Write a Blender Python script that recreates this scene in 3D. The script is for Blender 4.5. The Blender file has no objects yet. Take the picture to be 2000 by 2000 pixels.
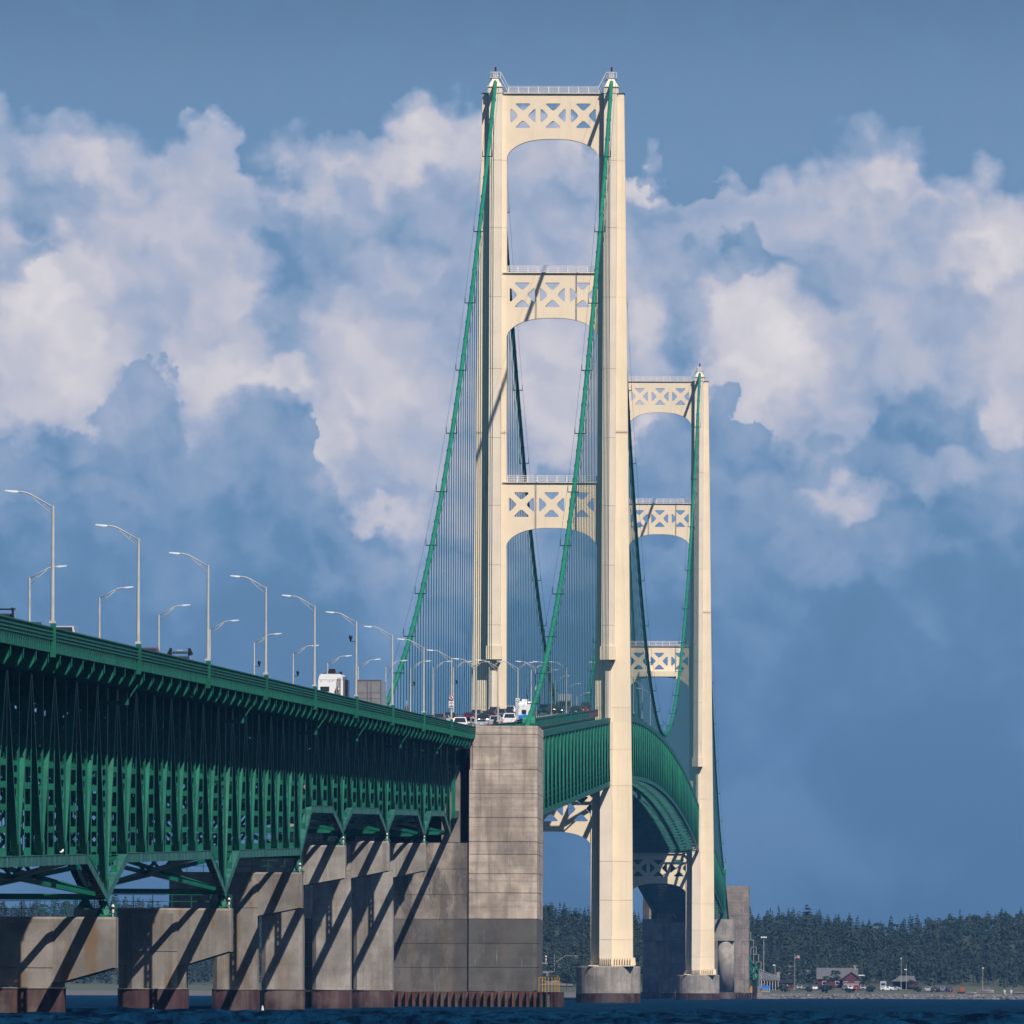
import bpy, math, random
import numpy as np
from mathutils import Vector, Matrix
from mathutils.geometry import tessellate_polygon

random.seed(7); RNG = np.random.default_rng(7)
S = bpy.context.scene
COL = S.collection

# ---------------------------------------------------------------- camera
CAM = Vector((60.04, 0.0, 1.87))
FPX = 26933.0
def make_camera():
    yaw = math.atan(736.4 / FPX); pit = math.atan(937.3 / FPX); th = 0.00398
    F = Vector((-math.sin(yaw) * math.cos(pit), math.cos(yaw) * math.cos(pit), math.sin(pit)))
    R = Vector((math.cos(yaw), math.sin(yaw), 0)); U = R.cross(F)
    c, s = math.cos(th), math.sin(th)
    R2 = R * c + U * s; U2 = U * c - R * s
    M = Matrix(((R2.x, U2.x, -F.x, CAM.x), (R2.y, U2.y, -F.y, CAM.y), (R2.z, U2.z, -F.z, CAM.z), (0, 0, 0, 1)))
    cd = bpy.data.cameras.new('camera'); cd.sensor_width = 36.0; cd.sensor_height = 36.0
    cd.lens = FPX / 2000.0 * 36.0; cd.clip_start = 5.0; cd.clip_end = 60000.0
    co = bpy.data.objects.new('camera', cd); COL.objects.link(co); co.matrix_world = M
    S.camera = co
make_camera()

# ---------------------------------------------------------------- exposure, sun, sky
S.view_settings.view_transform = 'Standard'; S.view_settings.look = 'None'
S.view_settings.exposure = 0.31; S.view_settings.gamma = 1.0; S.view_settings.use_curve_mapping = False
S.cycles.use_denoising = True
S.cycles.max_bounces = 6; S.cycles.diffuse_bounces = 1; S.cycles.glossy_bounces = 2
S.cycles.transmission_bounces = 2; S.cycles.volume_bounces = 0
SUN = Vector((-0.45, 0.75, -1.0))            # the way the light travels
sd = bpy.data.lights.new('sun', 'SUN'); sd.energy = 4.9; sd.angle = math.radians(0.5); sd.color = (1.0, 0.93, 0.82)
so = bpy.data.objects.new('sun', sd); COL.objects.link(so)
so.rotation_euler = SUN.to_track_quat('-Z', 'Y').to_euler(); so.location = (200, -300, 400)
EL = math.atan2(1.0, math.hypot(0.45, 0.75)); ROT = math.atan2(0.45, -0.75)

class NT:
    """small helper to write shader maths"""
    def __init__(s, tree): s.t = tree; s.n = tree.nodes; s.l = tree.links
    def node(s, typ, **kw):
        n = s.n.new(typ)
        for k, v in kw.items(): setattr(n, k, v)
        return n
    def put(s, sock, v):
        if v is None: return
        if isinstance(v, bpy.types.NodeSocket): s.l.new(v, sock)
        else: sock.default_value = v
    def m(s, op, a, b=None, c=None, clamp=False):
        n = s.node('ShaderNodeMath', operation=op, use_clamp=clamp)
        for i, v in enumerate((a, b, c)): s.put(n.inputs[i], v) if v is not None else None
        return n.outputs[0]
    def vm(s, op, a, b=None, out=0):
        n = s.node('ShaderNodeVectorMath', operation=op)
        for i, v in enumerate((a, b)): s.put(n.inputs[i], v) if v is not None else None
        return n.outputs[out]
    def sep(s, v): return s.node_in('ShaderNodeSeparateXYZ', v).outputs
    def node_in(s, typ, v):
        n = s.node(typ); s.put(n.inputs[0], v); return n
    def comb(s, x=0.0, y=0.0, z=0.0):
        n = s.node('ShaderNodeCombineXYZ')
        for i, v in enumerate((x, y, z)): s.put(n.inputs[i], v)
        return n.outputs[0]
    def noise(s, vec, scale, detail=4.0, rough=0.55, dist=0.0, dim='3D', color=False):
        n = s.node('ShaderNodeTexNoise', noise_dimensions=dim)
        s.put(n.inputs['Vector'], vec); n.inputs['Scale'].default_value = scale
        n.inputs['Detail'].default_value = detail; n.inputs['Roughness'].default_value = rough
        n.inputs['Distortion'].default_value = dist
        return n.outputs['Color'] if color else n.outputs['Fac']
    def step(s, v, a, b, lo=0.0, hi=1.0, smooth=True):
        n = s.node('ShaderNodeMapRange', interpolation_type='SMOOTHSTEP' if smooth else 'LINEAR')
        s.put(n.inputs[0], v); s.put(n.inputs[1], a); s.put(n.inputs[2], b); s.put(n.inputs[3], lo); s.put(n.inputs[4], hi)
        return n.outputs[0]
    def mix(s, f, a, b, typ='MIX'):
        n = s.node('ShaderNodeMix', data_type='RGBA', blend_type=typ)
        s.put(n.inputs[0], f); s.put(n.inputs[6], a); s.put(n.inputs[7], b)
        return n.outputs[2]
    def fmix(s, f, a, b):
        n = s.node('ShaderNodeMix', data_type='FLOAT')
        s.put(n.inputs[0], f); s.put(n.inputs[2], a); s.put(n.inputs[3], b)
        return n.outputs[0]
    def ramp(s, f, stops):
        n = s.node('ShaderNodeValToRGB'); cr = n.color_ramp
        while len(cr.elements) < len(stops): cr.elements.new(0.5)
        for e, (p, c) in zip(cr.elements, stops): e.position = p; e.color = (*c, 1)
        s.put(n.inputs[0], f); return n.outputs[0]
    def curve(s, v, pts):
        n = s.node('ShaderNodeFloatCurve'); c = n.mapping.curves[0]
        c.points[0].location = pts[0]; c.points[1].location = pts[-1]
        for p in pts[1:-1]: c.points.new(*p)
        n.mapping.use_clip = False; n.mapping.update()
        s.put(n.inputs['Value'], v); return n.outputs[0]

def lin(r, g, b):
    f = lambda c: (c / 255 / 12.92) if c <= 10 else ((c / 255 + 0.055) / 1.055) ** 2.4
    return (f(r), f(g), f(b))

def make_sky():
    W = bpy.data.worlds.new('World'); S.world = W; W.use_nodes = True
    W.cycles.sampling_method = 'MANUAL'; W.cycles.sample_map_resolution = 512
    t = NT(W.node_tree); t.n.clear()
    STR = 0.05
    sky = t.node('ShaderNodeTexSky', sky_type='NISHITA', sun_disc=False)
    sky.sun_elevation = EL; sky.sun_rotation = ROT; sky.altitude = 180; sky.air_density = 1.0; sky.dust_density = 0.3; sky.ozone_density = 1.6
    d = t.node('ShaderNodeNewGeometry').outputs['Incoming']
    d = t.vm('SCALE', d); d.node.inputs['Scale'].default_value = -1.0
    x, y, z = t.sep(d)
    az = t.m('ARCTAN2', x, y); el = t.m('ARCSINE', z)
    # angular chart of the horizon sky: U to the right, V downwards, 1.0 = 2.13 degrees
    U = t.m('MULTIPLY_ADD', az, FPX / 1000, 1.7364); V = t.m('MULTIPLY_ADD', el, -FPX / 1000, 1.9373)
    P = t.comb(U, V, 0.0)
    n1 = t.noise(P, 4.6, 6.0, 0.56, color=True)
    warp = t.vm('SUBTRACT', n1, (0.5, 0.5, 0.5))
    n2 = t.noise(t.vm('ADD', P, (7.3, 2.2, 4.0)), 15.0, 5.0, 0.55, color=True)
    warp2 = t.vm('SUBTRACT', n2, (0.5, 0.5, 0.5))
    def sc(v, k):
        o = t.vm('SCALE', v); o.node.inputs['Scale'].default_value = k; return o
    n3 = t.noise(t.vm('ADD', P, (1.3, 5.2, 9.0)), 42.0, 4.0, 0.6, color=True)
    warp3 = t.vm('SUBTRACT', n3, (0.5, 0.5, 0.5))
    Pw0 = t.vm('ADD', t.vm('ADD', P, sc(warp, 0.16)), sc(warp2, 0.075))
    def bumps(scale, vec, sm_):
        c = t.node('ShaderNodeTexVoronoi', feature='SMOOTH_F1', voronoi_dimensions='2D'); t.put(c.inputs['Vector'], vec); c.inputs['Scale'].default_value = scale; c.inputs['Smoothness'].default_value = sm_
        return c.outputs['Distance']
    b1 = bumps(11.0, t.vm('ADD', P, sc(warp2, 0.05)), .6); b2 = bumps(27.0, t.vm('ADD', P, sc(warp3, 0.03)), .5)
    heap = t.m('ADD', t.m('MULTIPLY', t.m('SUBTRACT', .42, b1), .085), t.m('MULTIPLY', t.m('SUBTRACT', .42, b2), .034))   # cauliflower heads push the edges up
    Pw = t.vm('ADD', t.vm('ADD', Pw0, sc(warp3, 0.022)), t.comb(0.0, heap, 0.0))       # billowed chart
    Ps = t.vm('ADD', P, sc(warp, 0.10))
    uw, vw, _ = t.sep(Pw)
    fb = t.noise(t.vm('ADD', P, (3.1, 9.4, 1.0)), 2.5, 6.0, 0.50, 0.4)         # broad mottling
    fb2 = t.noise(t.vm('ADD', P, (13.1, 2.4, 5.0)), 9.0, 6.0, 0.6, 0.8)
    puff = t.m('ADD', t.m('MULTIPLY', t.m('SUBTRACT', .5, bumps(7.0, Pw, .35)), .75), t.m('MULTIPLY', t.m('SUBTRACT', .5, bumps(18.0, Pw, .3)), .35))
    edge = t.step(t.noise(t.vm('ADD', P, (5.0, 5.0, 2.0)), 2.6, 3.0, .5), .36, .62, .018, .14)    # crisp here, ragged there
    def prof(pts):        # height of a cloud top along the horizon; in the same chart
        q = [((a / 1000 + 0.5) / 3.0, 0.5 + 0.0 if False else b / 1000) for a, b in pts]
        un = t.m('MULTIPLY_ADD', uw, 1 / 3.0, 0.5 / 3.0, clamp=True)
        return t.curve(un, q)
    def blob(u, v, ru, rv, soft, w, base, src=Pw, sharp=0.0):
        soft *= .75
        dd = t.vm('MULTIPLY', t.vm('SUBTRACT', src, (u / 1000, v / 1000, 0)), (1000 / ru, 1000 / rv, 0))
        l = t.vm('LENGTH', dd, out=1)
        return t.step(l, 1.0 + soft, max(0.0, 1.0 - soft), 0.0, w)
    # --- far bright bank
    top1 = prof([(-500, 330), (-350, 230), (-200, 300), (-60, 170), (10, 185), (60, 215), (150, 200), (215, 250), (280, 275), (330, 245), (430, 238), (480, 265), (520, 330), (555, 310), (620, 262), (700, 238), (780, 198), (860, 180), (940, 172), (1060, 205), (1160, 262), (1240, 315), (1290, 370), (1350, 372), (1420, 335), (1540, 325), (1620, 315), (1665, 280), (1720, 255), (1775, 280), (1830, 318), (1900, 335), (1960, 312), (2060, 300), (2160, 380), (2300, 260), (2500, 330)])
    body = t.step(t.m('SUBTRACT', vw, top1), 0.0, edge)
    lit = t.m('MULTIPLY_ADD', fb, 0.34, 0.30)
    lit = t.m('ADD', lit, t.m('MULTIPLY', puff, 0.22))
    def heapf(vec):
        v = t.m('MULTIPLY', bumps(5.5, vec, .6), -1.0); v = t.m('ADD', v, t.m('MULTIPLY', bumps(14.0, vec, .5), -.40))
        return t.m('ADD', v, t.m('MULTIPLY', t.noise(vec, 30.0, 4.0, .6), .14))
    relief = t.m('SUBTRACT', heapf(Pw0), heapf(t.vm('ADD', Pw0, (0.020, -0.030, 0.0))))     # sunward side against shaded side of each heap
    relief = t.m('MINIMUM', t.m('MAXIMUM', relief, -.22), .22)
    lit = t.m('ADD', lit, t.m('MULTIPLY', relief, .42))
    M = t.fmix(body, t.m('MULTIPLY', fb2, 0.12), lit)
    # --- bright billows standing out of the bank
    add = None
    B = [(150, 275, 110, 62, .6, .20), (215, 345, 70, 60, .7, .12), (390, 330, 130, 85, .9, .10), (690, 300, 150, 62, .5, .26), (870, 262, 100, 85, .5, .26), (800, 215, 48, 36, .5, .16), (600, 350, 70, 60, .7, .14),
         (130, 550, 115, 75, .6, .26), (60, 690, 130, 110, .6, .24), (200, 690, 90, 60, .7, .18), (20, 560, 60, 100, .8, .12), (300, 470, 90, 70, 1.0, .12), (110, 790, 90, 45, .6, .16),
         (440, 640, 60, 110, .6, .20), (420, 560, 90, 60, .9, .10), (400, 740, 60, 60, .6, .14), (535, 748, 70, 36, .5, .30), (745, 505, 80, 50, 1.0, .14), (655, 645, 60, 55, .7, .18), (735, 730, 85, 90, .7, .16), (620, 840, 75, 80, .6, .22), (700, 860, 80, 80, .7, .16), (770, 1015, 55, 30, .8, .30), (840, 760, 60, 120, .9, .10),
         (1075, 740, 80, 130, .6, .22), (1120, 300, 60, 60, .6, .2), (1235, 360, 60, 42, .5, .30), (1270, 665, 60, 70, .8, .16),
         (1475, 640, 120, 105, .85, .26), (1530, 690, 110, 105, .9, .18), (1440, 735, 70, 50, .7, .12), (1715, 300, 95, 62, .6, .20), (1770, 370, 90, 55, .9, .14), (1945, 440, 60, 110, .6, .24), (1900, 510, 90, 40, .7, .18), (1985, 690, 70, 120, .8, .18), (1960, 820, 30, 60, .8, .14),
         (1665, 985, 55, 28, .8, .26), (1600, 1010, 30, 40, .9, .12), (1850, 920, 70, 40, .8, .14), (1780, 930, 40, 30, .8, .12), (1245, 850, 25, 70, .6, .24), (1470, 800, 60, 50, .8, .10), (1600, 360, 120, 40, .9, .08)]
    for b in B:
        v = blob(*b, 0)
        add = v if add is None else t.m('ADD', add, v)
    M = t.m('ADD', M, t.m('MULTIPLY', add, t.m('MULTIPLY_ADD', fb2, 0.8, 0.6)))
    # --- darker hollows
    D = [(1340, 630, 50, 110, .6, .30), (1465, 515, 95, 36, .5, .28), (1600, 610, 34, 90, .7, .16), (540, 510, 40, 150, .9, .20), (55, 505, 55, 24, .6, .26), (560, 590, 70, 90, .9, .16), (255, 395, 70, 36, .9, .12), (90, 400, 80, 70, .9, .18), (1140, 430, 150, 60, .9, .12), (640, 470, 90, 70, .9, .14), (820, 440, 120, 60, .9, .18), (880, 560, 80, 70, .9, .12), (1010, 860, 160, 30, .9, .1), (1300, 480, 90, 70, .9, .10), (1700, 520, 120, 70, 1.0, .08), (330, 620, 40, 60, .9, .10)]
    sub = None
    for b in D:
        v = blob(*b, 0)
        sub = v if sub is None else t.m('ADD', sub, v)
    M = t.m('SUBTRACT', M, sub)
    # --- near blue-grey cloud, cauliflower tops, in its own shade
    top3 = prof([(-500, 900), (-300, 760), (-120, 880), (0, 838), (60, 838), (130, 815), (200, 775), (250, 745), (290, 718), (335, 722), (365, 775), (392, 825), (425, 800), (470, 755), (535, 765), (585, 795), (605, 850), (625, 915), (665, 915), (692, 955), (722, 995), (755, 1045), (840, 1050), (950, 1010), (1020, 950), (1060, 880), (1085, 850), (1120, 880), (1150, 960), (1215, 905), (1245, 815), (1290, 745), (1330, 745), (1390, 750), (1440, 770), (1490, 810), (1530, 840), (1580, 860), (1640, 850), (1695, 790), (1745, 718), (1810, 705), (1885, 725), (1930, 770), (1965, 830), (2010, 760), (2100, 700), (2250, 820), (2400, 720), (2500, 800)])
    dv = t.m('SUBTRACT', vw, top3)
    front = t.step(dv, 0.0, t.m('MULTIPLY', edge, .6))
    deep = t.step(dv, 0.0, 0.42)
    fM = t.m('ADD', t.fmix(deep, 0.22, 0.10), t.m('MULTIPLY', t.m('SUBTRACT', fb, 0.5), 0.42))
    fM = t.m('ADD', fM, t.m('MULTIPLY', t.m('SUBTRACT', fb2, 0.5), 0.16))
    fM = t.m('ADD', fM, t.m('MULTIPLY', t.m('SUBTRACT', 1.0, deep), t.m('MULTIPLY', puff, 0.16)))
    fM = t.m('ADD', fM, t.m('MULTIPLY', relief, t.fmix(deep, .34, .10)))
    fadd = None
    for b in [(765, 1015, 60, 34, .7, .34), (1665, 985, 60, 30, .8, .28), (1850, 915, 75, 40, .8, .2), (1700, 1090, 160, 50, .9, .10), (1300, 1110, 90, 40, .9, .08), (900, 1130, 260, 40, .9, .06), (250, 830, 120, 60, .8, .10), (1620, 1000, 40, 30, .8, .12), (1560, 860, 60, 40, .8, .14), (1965, 840, 40, 90, .8, .16), (200, 960, 160, 30, .9, .06)]:
        v = blob(*b, 0); fadd = v if fadd is None else t.m('ADD', fadd, v)
    fM = t.m('ADD', fM, t.m('MULTIPLY', fadd, t.m('MULTIPLY_ADD', fb2, 1.3, 0.35)))
    M = t.fmix(t.m('MULTIPLY', front, 0.93), M, fM)
    # --- low haze: the clouds melt away towards the horizon
    _, v0, _ = t.sep(Ps)
    low = t.step(v0, 1.02, 1.62)
    M = t.fmix(low, M, t.m('MULTIPLY', t.step(fb, .35, .7), 0.14))
    M = t.m('MAXIMUM', M, 0.0)
    cloud = t.ramp(t.m('MULTIPLY', M, .84), [(0.0, lin(98, 136, 175)), (0.086, lin(107, 143, 181)), (0.216, lin(138, 162, 193)), (0.375, lin(166, 178, 203)), (0.54, lin(191, 193, 208)), (0.72, lin(213, 210, 216)), (1.0, lin(234, 228, 228))])
    blue = t.ramp(t.m('MULTIPLY', el, 1 / math.radians(5.0), clamp=True), [(0.0, lin(79, 111, 146)), (0.16, lin(89, 123, 158)), (0.40, lin(100, 137, 173)), (0.68, lin(117, 149, 183)), (0.76, lin(110, 141, 175)), (0.82, lin(96, 126, 160)), (0.90, lin(84, 112, 146)), (1.0, lin(80, 107, 141))])
    col = t.mix(t.step(M, 0.02, 0.16), blue, cloud)
    # darken slightly near the horizon as the air does
    col = t.mix(t.step(v0, 1.15, 1.95, 0.0, 0.75), col, blue)
    k = t.vm('SCALE', col); k.node.inputs['Scale'].default_value = 0.80 / STR
    up = t.step(el, math.radians(5.0), math.radians(20.0))
    final = t.mix(up, k, sky.outputs[0])
    bg = t.node('ShaderNodeBackground'); t.put(bg.inputs[0], final); bg.inputs[1].default_value = STR
    o = t.node('ShaderNodeOutputWorld'); t.l.new(bg.outputs[0], o.inputs[0])
make_sky()

# ---------------------------------------------------------------- materials
MATS = {}
def mat(name, col, rough=0.6, var=0.12, scale=0.6, metal=0.0, spec=0.35, bump=0.0, stretch=(1, 1, 1), fn=None, col2=None, emit=None, jit=0.0):
    m = bpy.data.materials.new(name); m.use_nodes = True; t = NT(m.node_tree)
    bs = t.n['Principled BSDF']; co = t.node('ShaderNodeTexCoord').outputs['Object']
    geo = t.node('ShaderNodeNewGeometry').outputs['Position']
    vec = t.vm('MULTIPLY', geo, stretch)
    c = (*col, 1)
    nz = t.noise(vec, scale, 5.0, 0.6)
    c2 = col2 or tuple(max(0.0, x * (1 - 2.2 * var)) for x in col)
    out = t.mix(t.step(nz, 0.36, 0.68), c, (*c2, 1))
    if fn: out = fn(t, out, geo)
    if jit:
        rn = t.node('ShaderNodeObjectInfo').outputs['Random']; out = t.mix(t.m('MULTIPLY', rn, jit), out, (*(x * .45 for x in col), 1))
    t.put(bs.inputs['Base Color'], out)
    bs.inputs['Roughness'].default_value = rough; bs.inputs['Metallic'].default_value = metal
    bs.inputs['Specular IOR Level'].default_value = spec
    if bump:
        b = t.node('ShaderNodeBump'); b.inputs['Strength'].default_value = bump; b.inputs['Distance'].default_value = 0.05
        t.put(b.inputs['Height'], t.noise(vec, scale * 6, 4.0, 0.6)); t.l.new(b.outputs[0], bs.inputs['Normal'])
    if emit:
        bs.inputs['Emission Color'].default_value = (*emit[:3], 1); bs.inputs['Emission Strength'].default_value = emit[3]
    MATS[name] = m; return m

def concrete_fn(rust=0.0, dark=0.35, form=0.5, white=0.0):
    def f(t, out, geo):
        st = t.noise(t.vm('MULTIPLY', geo, (1.1, 1.1, 0.06)), 1.0, 5.0, 0.62)            # vertical weather streaks
        out = t.mix(t.step(st, 0.46, 0.72, 0.0, dark), out, (0.10, 0.092, 0.088, 1))
        bl = t.noise(geo, 0.23, 6.0, 0.66)
        out = t.mix(t.step(bl, 0.48, 0.64, 0.0, dark * 0.8), out, (0.14, 0.125, 0.115, 1))
        bd = t.noise(t.vm('MULTIPLY', geo, (0.05, 0.05, 2.6)), 1.0, 3.0, 0.6)              # formwork lines
        out = t.mix(t.step(bd, 0.5, 0.62, 0.0, 0.22 * form), out, (0.12, 0.11, 0.10, 1))
        if rust:
            r = t.noise(t.vm('ADD', t.vm('MULTIPLY', geo, (0.9, 0.9, 0.22)), (31.0, 7.0, 3.0)), 0.85, 6.0, 0.68)
            out = t.mix(t.step(r, 0.50, 0.66, 0.0, rust), out, (0.16, 0.085, 0.025, 1))
            r2 = t.noise(t.vm('ADD', geo, (11.0, 17.0, 3.0)), 2.2, 6.0, 0.75)
            out = t.mix(t.step(r2, 0.60, 0.68, 0.0, rust * 0.8), out, (0.30, 0.09, 0.03, 1))
        if white:
            w = t.noise(t.vm('ADD', t.vm('MULTIPLY', geo, (1.8, 1.8, 0.15)), (3.0, 1.0, 8.0)), 1.0, 5.0, 0.65)
            out = t.mix(t.step(w, 0.62, 0.7, 0.0, white), out, (0.45, 0.43, 0.42, 1))
        return out
    return f
def paint_fn(k=0.25, c=(0.10, 0.16, 0.12)):
    def f(t, out, geo):
        st = t.noise(t.vm('MULTIPLY', geo, (0.8, 0.35, 0.10)), 1.3, 5.0, 0.6)
        out = t.mix(t.step(st, 0.5, 0.75, 0.0, k), out, (*c, 1))
        r = t.noise(t.vm('MULTIPLY', geo, (1.0, .5, .5)), 2.6, 5.0, .7)
        return t.mix(t.step(r, .64, .72, 0.0, .45), out, (.10, .055, .03, 1))
    return f
def cream_fn(t, out, geo):
    st = t.noise(t.vm('MULTIPLY', geo, (1.6, 1.6, 0.05)), 1.0, 5.0, 0.6)
    out = t.mix(t.step(st, 0.5, 0.8, 0.0, 0.30), out, (0.46, 0.36, 0.26, 1))
    ru = t.noise(t.vm('MULTIPLY', geo, (3.0, 3.0, .10)), 1.0, 4.0, .65)
    out = t.mix(t.step(ru, .66, .78, 0.0, .16), out, (.30, .17, .09, 1))
    r = t.noise(geo, 0.09, 5.0, 0.6)
    return t.mix(t.step(r, 0.5, 0.75, 0.0, 0.18), out, (0.62, 0.52, 0.42, 1))
mat('green', (0.003, 0.120, 0.078), 0.5, 0.16, 0.5, fn=paint_fn(0.40, (0.03, 0.15, 0.115)), jit=.30)
mat('green_faded', (0.028, 0.145, 0.122), 0.55, 0.2, 0.5, fn=paint_fn(0.4, (0.08, 0.16, 0.155)))
mat('green_cable', (0.012, 0.200, 0.118), 0.55, 0.1, 0.4)
mat('green_fresh', (0.003, 0.150, 0.068), 0.5, 0.1, 0.5)
mat('hanger', (0.006, 0.062, 0.070), 0.6, 0.1, 0.3)
mat('cream', (0.80, 0.66, 0.485), 0.55, 0.03, 0.25, fn=cream_fn, jit=.10)
mat('cream_rib', (0.745, 0.64, 0.515), 0.6, 0.04, 0.25, fn=cream_fn, jit=.10)
mat('white_paint', (0.62, 0.59, 0.57), 0.5, 0.04, 0.4)
mat('conc', (0.345, 0.312, 0.288), 0.85, 0.18, 0.35, fn=concrete_fn(0.32, 0.6, 0.6, 0.25), jit=.2)
mat('conc_anchor', (0.53, 0.435, 0.37), 0.85, 0.22, 0.22, fn=concrete_fn(0.16, 0.55, 1.3, 0.4), jit=.16)
mat('conc_dark', (0.105, 0.102, 0.10), 0.85, 0.2, 0.3, fn=concrete_fn(0.15, 0.6, 1.2, 0.35), jit=.4)
mat('conc_old', (0.235, 0.20, 0.18), 0.88, 0.2, 0.35, fn=concrete_fn(0.14, 0.75, 0.8, 0.5))
def stained(base):
    def f(t, out, geo):
        out = base(t, out, geo); x, y, z = t.sep(geo)
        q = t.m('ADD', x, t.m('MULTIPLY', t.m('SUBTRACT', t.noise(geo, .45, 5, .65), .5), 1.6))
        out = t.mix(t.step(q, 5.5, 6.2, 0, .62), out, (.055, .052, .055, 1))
        d = t.noise(t.vm('MULTIPLY', geo, (.5, .5, .16)), 1.0, 6, .68)
        out = t.mix(t.step(d, .5, .58, 0, .6), out, (.06, .055, .052, 1))
        c = t.noise(t.vm('MULTIPLY', geo, (2.2, 2.2, .12)), 1.0, 5, .7)
        return t.mix(t.step(c, .63, .68, 0, .55), out, (.34, .33, .33, 1))
    return f
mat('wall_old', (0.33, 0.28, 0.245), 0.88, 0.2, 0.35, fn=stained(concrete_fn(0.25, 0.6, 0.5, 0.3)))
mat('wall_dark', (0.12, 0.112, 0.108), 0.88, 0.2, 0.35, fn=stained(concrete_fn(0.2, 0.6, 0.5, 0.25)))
mat('conc_near', (0.25, 0.225, 0.205), 0.88, 0.2, 0.35, fn=concrete_fn(0.62, 0.6, 0.5, 0.2), jit=.2)
mat('conc_far', (0.26, 0.215, 0.19), 0.85, 0.2, 0.3, fn=concrete_fn(0.1, 0.7, 1.3))
mat('casing', (0.032, 0.010, 0.015), 0.75, 0.2, 0.6, fn=concrete_fn(0.15, 0.35, 0.0))
mat('pile', (0.085, 0.032, 0.028), 0.8, 0.25, 0.8, fn=concrete_fn(0.35, 0.4, 0.0, 0.25))
mat('galv', (0.44, 0.43, 0.42), 0.55, 0.08, 1.5)
mat('lamp_head', (0.72, 0.73, 0.75), 0.35, 0.03, 2.0)
mat('asphalt', (0.055, 0.055, 0.058), 0.9, 0.15, 0.8)
mat('curb', (0.50, 0.45, 0.36), 0.85, 0.1, 0.7)
mat('line', (0.75, 0.73, 0.66), 0.7, 0.08, 1.5)
mat('yellow', (0.42, 0.25, 0.02), 0.5, 0.06, 1.5)
mat('red', (0.32, 0.012, 0.018), 0.45, 0.06, 1.5)
mat('red_dark', (0.11, 0.015, 0.022), 0.5, 0.1, 1.0)
mat('primer', (0.17, 0.028, 0.036), 0.75, 0.15, 0.8)
mat('beacon_red', (0.12, 0.006, 0.02), 0.3, 0.05, 2.0)
mat('black', (0.012, 0.012, 0.014), 0.4, 0.1, 2.0)
mat('rubber', (0.018, 0.018, 0.018), 0.85, 0.1, 2.0)
mat('glass', (0.02, 0.026, 0.035), 0.08, 0.05, 2.0, spec=0.7)
mat('chrome', (0.55, 0.55, 0.57), 0.25, 0.05, 2.0, metal=0.8)
mat('car_white', (0.74, 0.74, 0.76), 0.3, 0.02, 2.0, spec=0.6)
mat('car_silver', (0.42, 0.45, 0.50), 0.3, 0.03, 2.0, metal=0.35, spec=0.6)
mat('car_grey', (0.13, 0.14, 0.155), 0.3, 0.04, 2.0, metal=0.3, spec=0.6)
mat('car_black', (0.016, 0.018, 0.022), 0.25, 0.05, 2.0, spec=0.6)
mat('car_blue', (0.02, 0.035, 0.075), 0.28, 0.05, 2.0, spec=0.6)
mat('car_maroon', (0.10, 0.012, 0.02), 0.28, 0.05, 2.0, spec=0.6)
mat('car_red', (0.28, 0.015, 0.025), 0.28, 0.05, 2.0, spec=0.6)
mat('taillight', (0.45, 0.01, 0.01), 0.3, 0.0, 2.0)
mat('headlight', (0.7, 0.7, 0.7), 0.2, 0.0, 2.0)
mat('headlight_on', (0.9, 0.9, 0.85), 0.2, 0.0, 2.0, emit=(1.0, 0.92, 0.8, 14.0))
mat('amber_on', (0.9, 0.4, 0.1), 0.2, 0.0, 2.0, emit=(1.0, 0.45, 0.12, 5.0))
mat('brake_on', (0.8, 0.03, 0.02), 0.3, 0.0, 2.0, emit=(1.0, 0.06, 0.04, 1.5))
mat('trailer', (0.235, 0.24, 0.26), 0.5, 0.08, 1.2, metal=0.3)
mat('trailer_side', (0.36, 0.40, 0.46), 0.45, 0.08, 1.2, metal=0.3)
mat('tarp', (0.02, 0.17, 0.60), 0.5, 0.1, 2.0)
mat('sign_white', (0.74, 0.72, 0.76), 0.5, 0.02, 2.0)
mat('sign_back', (0.10, 0.075, 0.07), 0.6, 0.05, 2.0)
mat('bark', (0.10, 0.075, 0.055), 0.9, 0.2, 3.0)
mat('leaf_conifer', (0.006, 0.016, 0.012), 0.8, 0.3, 0.06, col2=(0.012, 0.026, 0.016))
mat('leaf_spruce', (0.008, 0.019, 0.012), 0.8, 0.3, 0.06, col2=(0.016, 0.030, 0.016))
mat('leaf_broad', (0.014, 0.027, 0.013), 0.8, 0.3, 0.06, col2=(0.024, 0.037, 0.017))
mat('leaf_olive', (0.018, 0.027, 0.014), 0.8, 0.3, 0.06, col2=(0.026, 0.031, 0.016))
mat('lawn', (0.085, 0.105, 0.045), 0.95, 0.25, 0.15, col2=(0.12, 0.11, 0.06))
mat('hillside', (0.035, 0.045, 0.02), 0.95, 0.25, 0.1)
mat('gravel', (0.15, 0.13, 0.125), 0.95, 0.15, 0.5)
mat('rock', (0.21, 0.195, 0.19), 0.9, 0.3, 0.7, bump=0.4)
mat('roof_grey', (0.10, 0.10, 0.11), 0.85, 0.12, 1.0)
mat('barn_red', (0.10, 0.018, 0.028), 0.7, 0.1, 1.0)
mat('dark_wall', (0.03, 0.03, 0.035), 0.8, 0.15, 1.0)
mat('pale_wall', (0.27, 0.24, 0.235), 0.8, 0.1, 0.8)
mat('orange', (0.32, 0.08, 0.03), 0.5, 0.1, 2.0)
mat('gull', (0.75, 0.75, 0.74), 0.7, 0.03, 8.0)
mat('flag_blue', (0.02, 0.03, 0.12), 0.7, 0.02, 2.0)

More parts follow.
